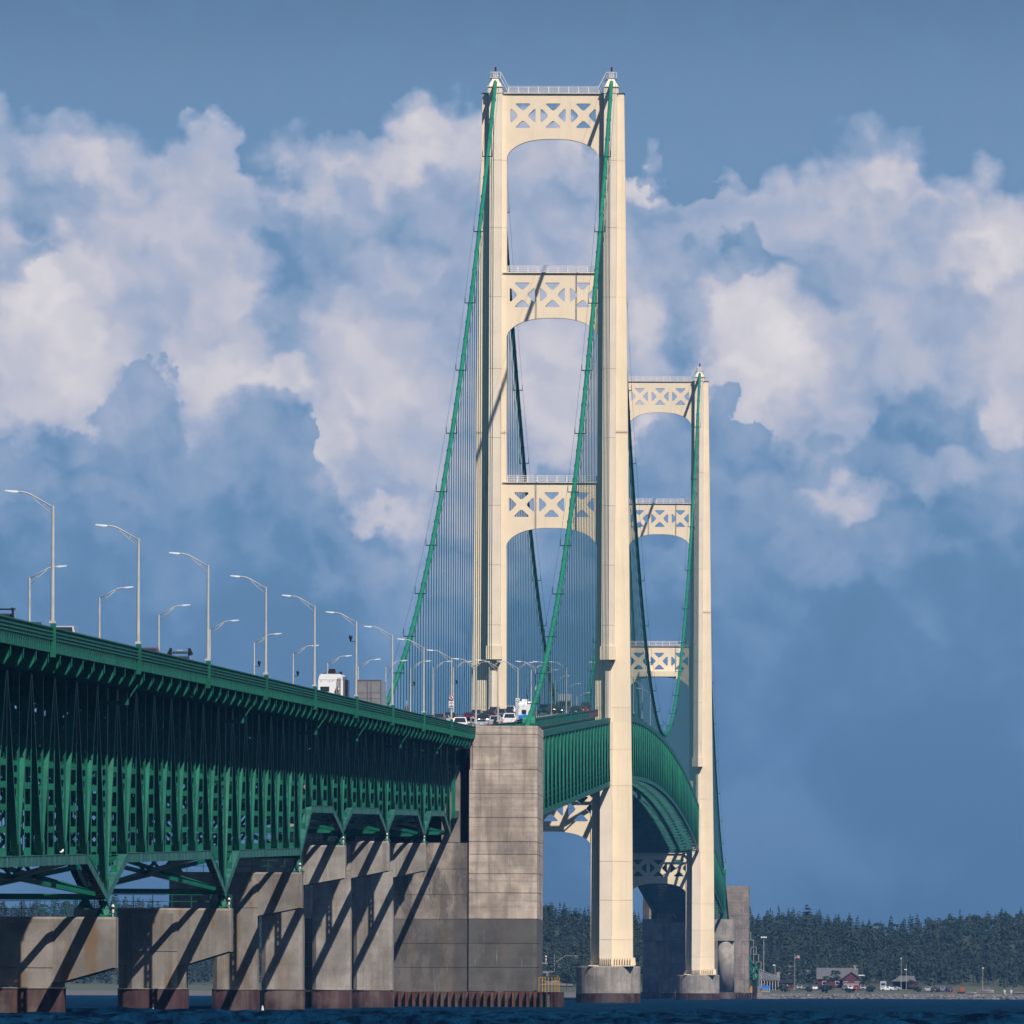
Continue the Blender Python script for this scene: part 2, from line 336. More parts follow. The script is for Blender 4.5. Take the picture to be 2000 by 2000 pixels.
# ---------------------------------------------------------------- mesh helpers
V3 = Vector
class MB:
    def __init__(s): s.v = []; s.f = []
    def add(s, pts, faces):
        o = len(s.v); s.v.extend([tuple(p) for p in pts]); s.f.extend([tuple(i + o for i in fc) for fc in faces])
    HEX = ((0, 3, 2, 1), (4, 5, 6, 7), (0, 1, 5, 4), (1, 2, 6, 5), (2, 3, 7, 6), (3, 0, 4, 7))
    def hexa(s, p): s.add(p, MB.HEX); return s
    def box(s, x0, x1, y0, y1, z0, z1):
        return s.hexa([(x0, y0, z0), (x1, y0, z0), (x1, y1, z0), (x0, y1, z0), (x0, y0, z1), (x1, y0, z1), (x1, y1, z1), (x0, y1, z1)])
    def cbox(s, c, d): return s.box(c[0] - d[0] / 2, c[0] + d[0] / 2, c[1] - d[1] / 2, c[1] + d[1] / 2, c[2] - d[2] / 2, c[2] + d[2] / 2)
    def beam(s, a, b, w, h, side=None):
        a, b = V3(a), V3(b); t = (b - a).normalized()
        if side is None: side = V3((0, 0, 1)).cross(t) if abs(t.z) < 0.95 else V3((1, 0, 0))
        sd = V3(side); sd = (sd - t * sd.dot(t)).normalized(); up = t.cross(sd)
        q = []
        for p in (a, b):
            for i, j in ((-1, -1), (1, -1), (1, 1), (-1, 1)): q.append(p + sd * (w / 2 * i) + up * (h / 2 * j))
        s.add(q, ((0, 3, 2, 1), (4, 5, 6, 7), (0, 1, 5, 4), (1, 2, 6, 5), (2, 3, 7, 6), (3, 0, 4, 7))); return s
    def tube(s, pts, r, n=8, cap=True):
        pts = [V3(p) for p in pts]; k = len(pts); rs = r if isinstance(r, (list, tuple)) else [r] * k
        ring = []
        for i, p in enumerate(pts):
            t = (pts[min(i + 1, k - 1)] - pts[max(i - 1, 0)]).normalized()
            sd = t.cross(V3((0, 0, 1))) if abs(t.z) < 0.97 else t.cross(V3((0, 1, 0)))
            sd.normalize(); up = sd.cross(t)
            ring.append([p + (sd * math.cos(2 * math.pi * j / n) + up * math.sin(2 * math.pi * j / n)) * rs[i] for j in range(n)])
        vs = [q for rr in ring for q in rr]; fs = []
        for i in range(k - 1):
            for j in range(n):
                j2 = (j + 1) % n; fs.append((i * n + j, i * n + j2, (i + 1) * n + j2, (i + 1) * n + j))
        if cap: fs.append(tuple(range(n))[::-1]); fs.append(tuple((k - 1) * n + j for j in range(n)))
        s.add(vs, fs); return s
    def prism(s, poly, off):
        n = len(poly); p = [V3(q) for q in poly]; o = V3(off)
        fs = [tuple(range(n))[::-1], tuple(range(n, 2 * n))] + [(i, (i + 1) % n, n + (i + 1) % n, n + i) for i in range(n)]
        s.add(p + [q + o for q in p], fs); return s
    def loft(s, rings, cap=True):
        n = len(rings[0]); vs = [p for r in rings for p in r]; fs = []
        for i in range(len(rings) - 1):
            for j in range(n):
                j2 = (j + 1) % n; fs.append((i * n + j, i * n + j2, (i + 1) * n + j2, (i + 1) * n + j))
        if cap: fs.append(tuple(range(n))[::-1]); fs.append(tuple((len(rings) - 1) * n + j for j in range(n)))
        s.add(vs, fs); return s
    def holed(s, outer, holes, y0, y1):
        """plate in the XZ plane with holes, from y0 to y1"""
        loops = [[V3((x, z, 0)) for x, z in outer]] + [[V3((x, z, 0)) for x, z in h] for h in holes]
        flat = [p for l in loops for p in l]; tri = tessellate_polygon(loops); n = len(flat)
        s.add([(p.x, y0, p.y) for p in flat] + [(p.x, y1, p.y) for p in flat],
              [tuple(t) for t in tri] + [tuple(i + n for i in t[::-1]) for t in tri])
        for l in loops:
            m = len(l)
            s.add([(p.x, y0, p.y) for p in l] + [(p.x, y1, p.y) for p in l], [(i, (i + 1) % m, m + (i + 1) % m, m + i) for i in range(m)])
        return s
    def mesh(s, name, m, origin=(0, 0, 0), smooth=False):
        me = bpy.data.meshes.new(name); o = origin
        me.from_pydata([(v[0] - o[0], v[1] - o[1], v[2] - o[2]) for v in s.v], [], s.f)
        if m: me.materials.append(MATS[m] if isinstance(m, str) else m)
        if smooth: me.polygons.foreach_set('use_smooth', [len(f) < 5 for f in s.f])
        me.update(); return me

WL = {}       # world place of every empty, for its parts
def thing(name, label, cat, loc=(0, 0, 0), group=None, kind=None):
    o = bpy.data.objects.new(name, None); o.empty_display_size = 0.5; COL.objects.link(o); o.location = loc
    o['label'] = label; o['category'] = cat
    if group: o['group'] = group
    if kind: o['kind'] = kind
    WL[o.name] = V3(loc); return o
def part(name, mb, m, parent, smooth=False, label=None, kind=None):
    og = WL.get(parent.name, V3((0, 0, 0))) if parent else V3((0, 0, 0))
    me = mb.mesh(name, m, og, smooth); return put(name, me, parent, (0, 0, 0), label, kind)
def put(name, me, parent, loc=(0, 0, 0), label=None, kind=None, rot=None, scale=None):
    o = bpy.data.objects.new(name, me); COL.objects.link(o); o.parent = parent; o.location = loc
    if rot: o.rotation_euler = rot
    if scale: o.scale = scale
    if label: o['label'] = label
    if kind: o['kind'] = kind
    if parent and parent.name in WL: WL[o.name] = WL[parent.name]
    return o
def tag(o, label, cat, group=None, kind=None):
    o['label'] = label; o['category'] = cat
    if group: o['group'] = group
    if kind: o['kind'] = kind
    return o
def solo(name, mb, m, label=None, cat=None, group=None, kind=None, smooth=False):
    me = mb.mesh(name, m, (0, 0, 0), smooth); o = bpy.data.objects.new(name, me); COL.objects.link(o)
    if label: tag(o, label, cat, group, kind)
    elif kind: o['kind'] = kind
    return o
def copy_tree(o, parent=None):
    c = o.copy(); COL.objects.link(c); c.parent = parent
    for ch in list(o.children): copy_tree(ch, c)
    return c
def place(o, loc, rz=0.0, label=None, group=None):
    o.location = loc; o.rotation_euler = (0, 0, rz)
    if label: o['label'] = label
    if group: o['group'] = group
    return o

# ---------------------------------------------------------------- the lines of the bridge
C = 10.36                          # cable planes
Y1, Y2 = 2456.1, 3614.3            # towers
YB1, YB2 = 1907.0, 4163.4          # cable bents
YM = (Y1 + Y2) / 2
def rail0(Y): return 24.24 + 0.01225 * (Y - 849.5)
def ztop(Y):                       # top chord of the hung truss
    Y = Y if Y <= YM else 2 * YM - Y
    return 50.75 + (Y - Y1) * 0.02373 if Y < Y1 else 57.9 - 2.118e-5 * (Y - YM) ** 2
def rail(Y):
    Yb = Y if Y <= YM else 2 * YM - Y
    if Yb < 1708: return rail0(Yb)
    if Yb < YB1: return rail0(1708) + (ztop(YB1) + 1.5 - rail0(1708)) * (Yb - 1708) / (YB1 - 1708)
    return ztop(Yb) + 1.5
def road(Y): return rail(Y) - 1.05
def zcab(Y):
    Y = Y if Y <= YM else 2 * YM - Y
    if Y < YB1: return 39.6 - (YB1 - Y) * 0.11
    if Y < Y1:
        t = (Y - YB1) / (Y1 - YB1); return 39.6 + t * (164.55 - 39.6) - 4 * 19.2 * t * (1 - t)
    return 58.9 + (164.55 - 58.9) * ((YM - Y) / (YM - Y1)) ** 2

def perf(mb, a, b, wx, wd, style, x=0.0, cell=0.57, tw=0.045, solid_ends=0.9, back=True):
    """steel member of a truss between two points (y,z): two side webs and front and back cover plates"""
    a = V3((x, a[0], a[1])); b = V3((x, b[0], b[1])); L = (b - a).length; t = (b - a) / L
    X = V3((1, 0, 0)); n = X.cross(t)
    def P(i, l, j): return a + t * l + X * i + n * j
    def bx(i0, i1, l0, l1, j0, j1):
        mb.hexa([P(i0, l0, j0), P(i1, l0, j0), P(i1, l1, j0), P(i0, l1, j0), P(i0, l0, j1), P(i1, l0, j1), P(i1, l1, j1), P(i0, l1, j1)])
    h = wx / 2; d = wd / 2
    if style == 'solid': bx(-h, h, 0, L, -d, d); return
    bx(-h, -h + tw, 0, L, -d, d); bx(h - tw, h, 0, L, -d, d)
    for j in (-d + 0.02, d - 0.02):
        if style == 'batten':
            k = max(1, int((L - 1.2) / 1.3)); p = (L - 1.2) / k
            bx(-h + tw, h - tw, 0, 0.85, j - .012, j + .012); bx(-h + tw, h - tw, L - 0.85, L, j - .012, j + .012)
            for i in range(1, k): bx(-h + tw, h - tw, .6 + i * p - .2, .6 + i * p + .2, j - .012, j + .012)
        elif j > 0 and not back: bx(-h + tw, h - tw, 0, L, j - .012, j + .012)
        else:
            k = max(1, int((L - 2 * solid_ends) / cell)); c = (L - 2 * solid_ends) / k; w = h - tw
            bx(-w, w, 0, solid_ends, j - .012, j + .012); bx(-w, w, L - solid_ends, L, j - .012, j + .012)
            ho, vo = w * 0.52, c * 0.31; dd = ho * 0.75
            for i in range(k):
                l0 = solid_ends + i * c; m = l0 + c / 2
                o = [P(-w, l0, j), P(0, l0, j), P(w, l0, j), P(w, m, j), P(w, l0 + c, j), P(0, l0 + c, j), P(-w, l0 + c, j), P(-w, m, j)]
                q = [P(-ho, m - vo + dd, j), P(-ho + dd, m - vo, j), P(ho - dd, m - vo, j), P(ho, m - vo + dd, j), P(ho, m + vo - dd, j), P(ho - dd, m + vo, j), P(-ho + dd, m + vo, j), P(-ho, m + vo - dd, j)]
                mb.add(o + q, ((0, 1, 9, 8), (1, 2, 10, 9), (2, 3, 11, 10), (3, 4, 12, 11), (4, 5, 13, 12), (5, 6, 14, 13), (6, 7, 15, 14), (7, 0, 8, 15)))

# ---------------------------------------------------------------- approach spans
XT, XE = 5.62, 8.5
def rail_piece(par, Ya, Yb, side=1, pick=0.17, mt='green', zf=None, low=1.55, tops=(0.0, -0.27, -0.50, -0.72)):
    zf = zf or rail
    x = XE * side; m = MB()
    for dz in tops: m.beam((x, Ya, zf(Ya) + dz - 0.04), (x, Yb, zf(Yb) + dz - 0.04), 0.12 if dz else 0.16, 0.085)
    part('railing', m, mt, par)
    if pick and low > 1.4:
        m = MB(); n = int((Yb - Ya) / 2.16)
        for i in range(n):
            y = Ya + (i + .5) * (Yb - Ya) / n; m.box(min(x - .02 * side, x + .045 * side), max(x - .02 * side, x + .045 * side), y - .05, y + .05, zf(y) - low, zf(y) - .06)
        part('railing_stanchions', m, mt, par, kind='stuff')
    if pick:
        n = int((Yb - Ya) / pick); ys = Ya + (np.arange(n) + 0.5) * (Yb - Ya) / n
        if n:
            zt = np.array([zf(v) for v in ys]) - 0.05; zb = zt - (0.66 if low > 1.4 else low - 0.1)
            vs = np.zeros((n, 8, 3)); w = 0.02
            for k, (i, j, tp) in enumerate([(-1, -1, 0), (1, -1, 0), (1, 1, 0), (-1, 1, 0), (-1, -1, 1), (1, -1, 1), (1, 1, 1), (-1, 1, 1)]):
                vs[:, k, 0] = x - 0.05 * side + i * w; vs[:, k, 1] = ys + j * w * 1.3; vs[:, k, 2] = np.where(tp, zt, zb)
            fs = (np.array(MB.HEX[2:])[None] + (np.arange(n) * 8)[:, None, None]).reshape(-1, 4)
            mb = MB(); mb.v = [tuple(q) for q in vs.reshape(-1, 3)]; mb.f = [tuple(q) for q in fs]
            part('railing_pickets', mb, mt, par, kind='stuff')

def deck_bits(par, Ya, Yb, zf=None):
    zf = zf or road; n = max(1, int((Yb - Ya) / 40)); ys = [Ya + (Yb - Ya) * i / n for i in range(n + 1)]
    m = MB(); a = MB(); l = MB()
    for p, q in zip(ys[:-1], ys[1:]):
        m.beam((0, p, zf(p) - 0.16), (0, q, zf(q) - 0.16), 16.6, 0.24, side=(1, 0, 0))
        a.beam((0, p, zf(p) - 0.02), (0, q, zf(q) - 0.02), 15.2, 0.04, side=(1, 0, 0))
    part('deck_slab', m, 'curb', par); part('road_surface', a, 'asphalt', par)
    for x in (-7.3, 7.3): l.beam((x, Ya, zf(Ya) + 0.006), (x, Yb, zf(Yb) + 0.006), 0.15, 0.008, side=(1, 0, 0))
    k = int((Yb - Ya) / 12)
    for i in range(k):
        y0 = Ya + i * 12.0
        for x in (-3.66, 3.66): l.beam((x, y0, zf(y0) + 0.006), (x, y0 + 3, zf(y0 + 3) + 0.006), 0.13, 0.008, side=(1, 0, 0))
    for x in (-0.15, 0.15): l.beam((x, Ya, zf(Ya) + 0.006), (x, Yb, zf(Yb) + 0.006), 0.1, 0.008, side=(1, 0, 0))
    part('lane_marking', l, 'line', par)
    for s in (1, -1):
        c = MB().beam((8.22 * s, Ya, rail(Ya) - 0.80), (8.22 * s, Yb, rail(Yb) - 0.80), 0.30, 0.34); part('curb', c, 'curb', par)
        f = MB().beam((8.36 * s, Ya, rail(Ya) - 1.27), (8.36 * s, Yb, rail(Yb) - 1.27), 0.10, 0.58); part('fascia_beam', f, 'green', par)

LAMPS_R = [849.1 - 97.2 + 97.15 * i for i in range(16)]
def approach_span(label, Ya, Yb, n, zb, za_shoe, zb_shoe, haunch=(True, True), styles='mid', posts=True):
    t = thing('approach_span', label, 'bridge span', (0, Ya, 0), 'green truss spans of the approach')
    dy = (Yb - Ya) / n; Y = [Ya + dy * i for i in range(n + 1)]
    zt = [rail(y) - 2.15 for y in Y]; B = [zb(y) for y in Y]
    if haunch[0]: B[0] = za_shoe; B[1] = (B[0] + B[2]) / 2
    if haunch[1]: B[n] = zb_shoe; B[n - 1] = (B[n] + B[n - 2]) / 2
    g = 0.05
    # chords
    runs = [(0, 2)] if haunch[0] else []
    runs += [(2 if haunch[0] else 0, n - 2 if haunch[1] else n)] + ([(n - 2, n)] if haunch[1] else [])
    for s in (1, -1):
        for i, j in runs:
            m = MB(); a, b = (Y[i] + (g if i == 0 else 0), B[i]), (Y[j] - (g if j == n else 0), B[j])
            d = V3((0, b[0] - a[0], b[1] - a[1])); L = d.length; d /= L; up = V3((0, -d.z, d.y))
            A, Bp = V3((XT * s, *a)), V3((XT * s, *b))
            for dx in (-0.25, 0.25): m.beam(A + V3((dx, 0, 0)), Bp + V3((dx, 0, 0)), 0.05, 0.66, side=(1, 0, 0))
            m.beam(A + up * 0.33, Bp + up * 0.33, 0.62, 0.04, side=(1, 0, 0))
            k = max(2, int(L / 1.6))
            for q in range(k + 1): m.beam(A + d * (L * q / k * .98 + .1) - up * 0.33, A + d * (L * q / k * .98 + 0.5) - up * 0.33, 0.5, 0.03, side=(1, 0, 0))
            for q in range(int(L / 6.1) + 1):
                c = A + d * min(L - .1, q * 6.1); m.beam(c + V3((0.29 * s, 0, 0)) - up * .36, c + V3((0.29 * s, 0, 0)) + up * .36, 0.05, 0.09)
            part('bottom_chord', m, 'green_faded', t)
        m = MB()
        for i in range(n): m.beam((XT * s, Y[i], zt[i]), (XT * s, Y[i + 1] - (g if i == n - 1 else 0), zt[i + 1]), 0.5, 0.75)
        part('top_chord', m, 'green', t)
    # web members
    for i in range(n + 1):
        st = 'oval' if i in (0, n) else ('batten' if i % 2 else 'oval')
        y = Y[i] + (0.35 if i == 0 else -0.35 if i == n else 0)
        m = MB(); perf(m, (y, B[i]), (y, zt[i]), 0.44, 0.45, st, cell=0.72 if i % 2 == 0 else 0.6)
        me = m.mesh('post', 'green', (0, Ya, 0))
        for s in (1, -1): put('vertical_post', me, t, (XT * s, 0, 0))
        if i % 2 == 0:
            for j in (i - 1, i + 1):
                if 0 <= j <= n:
                    m = MB(); far = j > i
                    st = 'oval' if (not far or abs(i - n / 2) <= 2) else 'solid'
                    perf(m, (Y[i] + (0.35 if i == 0 else -0.35 if i == n else 0), B[i]), (Y[j], zt[j]), 0.42, 0.48, st, back=False)
                    me = m.mesh('diagonal', 'green', (0, Ya, 0))
                    for s in (1, -1): put('diagonal_brace', me, t, (XT * s, 0, 0))
            for s in (1, -1):                           # gusset plates at the lower joints
                for dx in (-0.29, 0.29):
                    y = Y[i]; ya, yb = max(Ya + .05, y - 0.9), min(Yb - .05, y + 0.9)
                    m = MB().box(XT * s + dx - .015, XT * s + dx + .015, ya, yb, B[i] - 0.36, B[i] + 1.25); part('gusset_plate', m, 'green', t)
        # floor beam and its two brackets
        y = Y[i] + (0.3 if i == 0 else -0.3 if i == n else 0); zr = rail(y)
        m = MB().box(-XT - .3, XT + .3, y - 0.02, y + 0.02, zr - 2.62, zr - 1.34); m.box(-XT - .3, XT + .3, y - .2, y + .2, zr - 2.66, zr - 2.62); part('floor_beam', m, 'green', t)
        # sway frame across the bridge
        if i not in (0, n):
            m = MB(); zc = (B[i] + zt[i]) / 2 + 0.4
            for a, b in (((-XT, zc), (0, zt[i] - 1.0)), ((XT, zc), (0, zt[i] - 1.0)), ((-XT, zc), (0, B[i])), ((XT, zc), (0, B[i])), ((-XT, zc), (XT, zc))):
                m.beam((a[0], Y[i], a[1]), (b[0], Y[i], b[1]), 0.30, 0.26, side=(0, 1, 0))
            part('sway_brace', m, 'green', t)
        if i % 2 == 0:
            y = Y[i] + (0.3 if i == 0 else -0.3 if i == n else 0)
            m = MB().beam((-XT, y, B[i]), (XT, y, B[i]), 0.40, 0.42); part('bottom_strut', m, 'green', t)
            if i + 2 <= n:
                for s in (1, -1):
                    m = MB().beam((-XT * s, Y[i], B[i] + 0.05), (XT * s, Y[i + 2], B[i + 2] + 0.05), 0.36, 0.30); part('bottom_lateral', m, 'green', t)
    # brackets that carry the deck edge
    for k in range(n):
        for h in (1.0,):
            y = Ya + dy * (k + h)
            if y > Yb - 0.1: y = Yb - 0.25
            zr = rail(y); deep = min(abs(y - L_) for L_ in LAMPS_R) < 3.2
            for s in (1, -1):
                m = MB(); x0, x1 = XT + 0.3, XE - 0.16
                poly = [(x0 * s, y, zr - 1.6), (x1 * s, y, zr - 1.6), (x1 * s, y, zr - 2.2), ((x1 - 0.3) * s, y, zr - 2.62), (x0 * s, y, zr - 2.66)]
                m.prism(poly, (0, 0.03, 0)); m.box(min(x1 * s, (x1 + .05) * s), max(x1 * s, (x1 + .05) * s), y - .10, y + .12, zr - 2.2, zr - 1.58)
                m.box(min(x0 * s, (x1 - .3) * s), max(x0 * s, (x1 - .3) * s), y - .12, y + .14, zr - 2.69, zr - 2.66)
                part('bracket', m, 'green', t)
    for x in (-7.0, -4.7, -2.35, 0, 2.35, 4.7, 7.0):
        m = MB().beam((x, Ya + g, rail(Ya) - 1.62), (x, Yb - g, rail(Yb) - 1.62), 0.22, 0.50); part('stringer', m, 'green', t)
    deck_bits(t, Ya, Yb)
    rail_piece(t, Ya, Yb, 1); rail_piece(t, Ya, Yb, -1, 0)
    for Yl in LAMPS_R:                                   # posts that carry the lamps
        if Ya <= Yl < Yb:
            m = MB().box(XE - .12, XE + .22, Yl - .2, Yl + .2, rail(Yl) - 1.85, rail(Yl) + 0.22); part('railing_post', m, 'green', t)
    return t

def zdeep(y): return 11.3 + 0.01175 * (y - 980)
def zshal(y): return 18.95 + 0.0119 * (y - 1292)
PA0, PA, PB, PC, PD, PE_, PF, PG = 786.3, 957.0, 1127.7, 1271.0, 1370.0, 1491.2, 1612.0, 1708.0
approach_span('green deck truss span nearest to the camera, cut by the left picture edge', PA0, PA, 14, zdeep, 6.4, 8.35)
approach_span('deep green truss span between the two leftmost concrete piers', PA, PB, 14, zdeep, 8.35, 9.98)
approach_span('deep green truss span ending where the truss steps up to shallower spans', PB, PC, 12, zdeep, 9.98, 14.2, (True, False))
approach_span('first shallow green truss span, just beyond the step in depth', PC, PD, 8, zshal, 14.3, 17.8)
approach_span('second shallow green truss span beyond the step in depth', PD, PE_, 10, zshal, 17.8, 19.15)
approach_span('third shallow green truss span, last but one before the anchor block', PE_, PF, 10, zshal, 19.15, 20.2)
approach_span('last shallow green truss span, ending at the concrete anchor block', PF, PG, 8, zshal, 20.2, 21.5)

# ---------------------------------------------------------------- concrete piers of the approach
def round_poly(w, d, r, n=5):
    p = []
    for sx, sy, a0 in ((1, 1, 0), (-1, 1, 90), (-1, -1, 180), (1, -1, 270)):
        for i in range(n + 1):
            a = math.radians(a0 + 90 * i / n); p.append((sx * (w - r) + r * math.cos(a), sy * (d - r) + r * math.sin(a)))
    return p
def beacon(par, x, y, z):
    b = MB().tube([(x, y, z), (x, y, z + .28), (x, y, z + .29), (x, y, z + .55)], [.03, .03, .085, .085], 8); part('light_post', b, 'white_paint', par)
    b = MB().tube([(x, y, z + .552), (x, y, z + .70)], 0.105, 8); part('light_lens', b, 'beacon_red', par)
    b = MB().tube([(x, y, z + .702), (x, y, z + .76), (x, y, z + .90)], [0.115, 0.11, 0.015], 8); part('light_hood', b, 'white_paint', par)
def pier(label, Y, ztop_, half, zsh, shoe, cap_w, zcap, mt='conc_near', pil=None):
    t = thing('bridge_pier', label, 'bridge pier', (0, Y, 0), 'concrete piers of the approach')
    pil = pil or half
    # shaft with chamfered front corners
    ch = 0.42
    plan = [(-pil + ch, -2.3), (pil - ch, -2.3), (pil, -1.9), (pil, 1.9), (pil - ch, 2.3), (-pil + ch, 2.3), (-pil, 1.9), (-pil, -1.9)]
    zt = ztop_ - 0.45
    m = MB().loft([[(x, Y + y, z) for x, y in plan] for z in (2.05, zsh - 0.02)]); part('shaft', m, mt, t)
    m = MB().loft([[(x, Y + y, z) for x, y in plan] for z in (zsh + 0.03, zt)]); part('shaft', m, mt, t)
    if pil < half - .1:
        m = MB().box(-half, half, Y - 1.55, Y + 1.55, 2.05, zcap + .2); part('shaft', m, mt, t)
    m = MB()
    poly = [(-cap_w, Y - 1.75, ztop_), (cap_w, Y - 1.75, ztop_), (cap_w, Y - 1.75, zcap + 1.45 if False else zsh), (half - .02, Y - 1.75, zcap), (-half + .02, Y - 1.75, zcap), (-cap_w, Y - 1.75, zsh)]
    e = 0.16
    front = [(p[0] - e * (1 if p[0] > 0 else -1), p[1] - 0, p[2] - (e if p[2] > ztop_ - .1 else -e * .3)) for p in poly]
    m.loft([front, [(p[0], p[1] + .16, p[2]) for p in poly], [(p[0], Y + 1.59, p[2]) for p in poly], [(q[0], Y + 1.75, q[2]) for q in front]])
    part('cap', m, mt, t)
    rp = round_poly(half + .12, 3.1, min(2.4, half + .02), 7)
    m = MB().loft([[(x, Y + y, z) for x, y in rp] for z in (-3, 1.98)]); part('casing', m, 'casing', t, True)
    m = MB().loft([[(x * 1.02, Y + y * 1.02, z) for x, y in rp] for z in (1.99, 2.04)]); part('casing_rim', m, 'conc', t)
    for s in (1, -1):
        m = MB(); x = XT * s; z0 = ztop_ + .01
        m.box(x - .62, x + .62, Y - 1.0, Y + 1.0, z0, z0 + 0.14)
        m.loft([[(x - .55, Y - .8, z0 + .14), (x + .55, Y - .8, z0 + .14), (x + .55, Y + .8, z0 + .14), (x - .55, Y + .8, z0 + .14)], [(x - .14, Y - .3, shoe - .45), (x + .14, Y - .3, shoe - .45), (x + .14, Y + .3, shoe - .45), (x - .14, Y + .3, shoe - .45)]])
        m.tube([(x - .34, Y, shoe - .42), (x + .34, Y, shoe - .42)], 0.17, 8)
        m.box(x - .05, x + .05, Y - .9, Y - .6, z0 + .1, shoe + .4)
        part('bearing', m, 'green', t)
    m = MB(); zr = ztop_; w = cap_w - .12
    for yy in (Y - 1.55,):
        for x0, x1 in ((-w, w),):
            for dz in (0.55, 1.1): m.beam((x0, yy, zr + dz), (x1, yy, zr + dz), 0.05, 0.05)
        k = 9
        for i in range(k): m.beam((-w + 2 * w * i / (k - 1), yy, zr), (-w + 2 * w * i / (k - 1), yy, zr + 1.1), 0.05, 0.05)
    for x in (-w, w):
        for dz in (0.55, 1.1): m.beam((x, Y - 1.55, zr + dz), (x, Y + 1.55, zr + dz), 0.05, 0.05)
        for yy in (Y, Y + 1.55): m.beam((x, yy, zr), (x, yy, zr + 1.1), 0.05, 0.05)
    part('handrail', m, 'green', t)
    beacon(t, cap_w - .2, Y - 1.66, ztop_)
    # walkway arm out to the deck edge
    m = MB(); zz = rail(Y) - 4.0
    m.box(XT + .3, XT + 2.0, Y - 6.2, Y - 6.0, zz, zz + 0.28); m.prism([(XT + 1.55, Y - 6.15, zz + .28), (XT + 2.0, Y - 6.15, zz + .28), (XT + 1.8, Y - 6.15, zz + .75)], (0, .1, 0))
    m.beam((XT + 1.9, Y - 6.1, zz + .3), (XE - .25, Y - 6.1, rail(Y) - 2.6), 0.09, 0.09)
    part('maintenance_arm', m, 'green', t)
    return t
#     label, Y, top of cap, half width of the shaft, z cap end, shoe, half width of the cap, z where cap meets the shaft
pier('weathered concrete pier farthest left, hammerhead cap stained with orange rust', PA, 6.95, 2.86, 3.4, 8.35, 6.55, 2.35, 'conc_near', 2.2)
pier('second concrete pier from the left with the sloping hammerhead cap', PB, 8.6, 2.76, 5.05, 9.98, 6.45, 3.9, 'conc_near', 2.05)
pier('third concrete pier from the left, tall, under the step in truss depth', PC, 12.8, 2.05, 9.5, 14.25, 6.12, 8.7, 'conc_near')
pier('fourth concrete pier from the left, first one under the shallow truss', PD, 16.35, 2.05, 13.05, 17.8, 6.2, 12.3, 'conc')
pier('fifth concrete pier from the left, between two long diagonal shadows', PE_, 18.1, 2.06, 14.85, 19.15, 6.14, 14.0, 'conc')
pier('sixth concrete pier from the left, standing just before the anchor block', PF, 19.2, 2.28, 15.95, 20.2, 6.08, 15.1, 'conc')

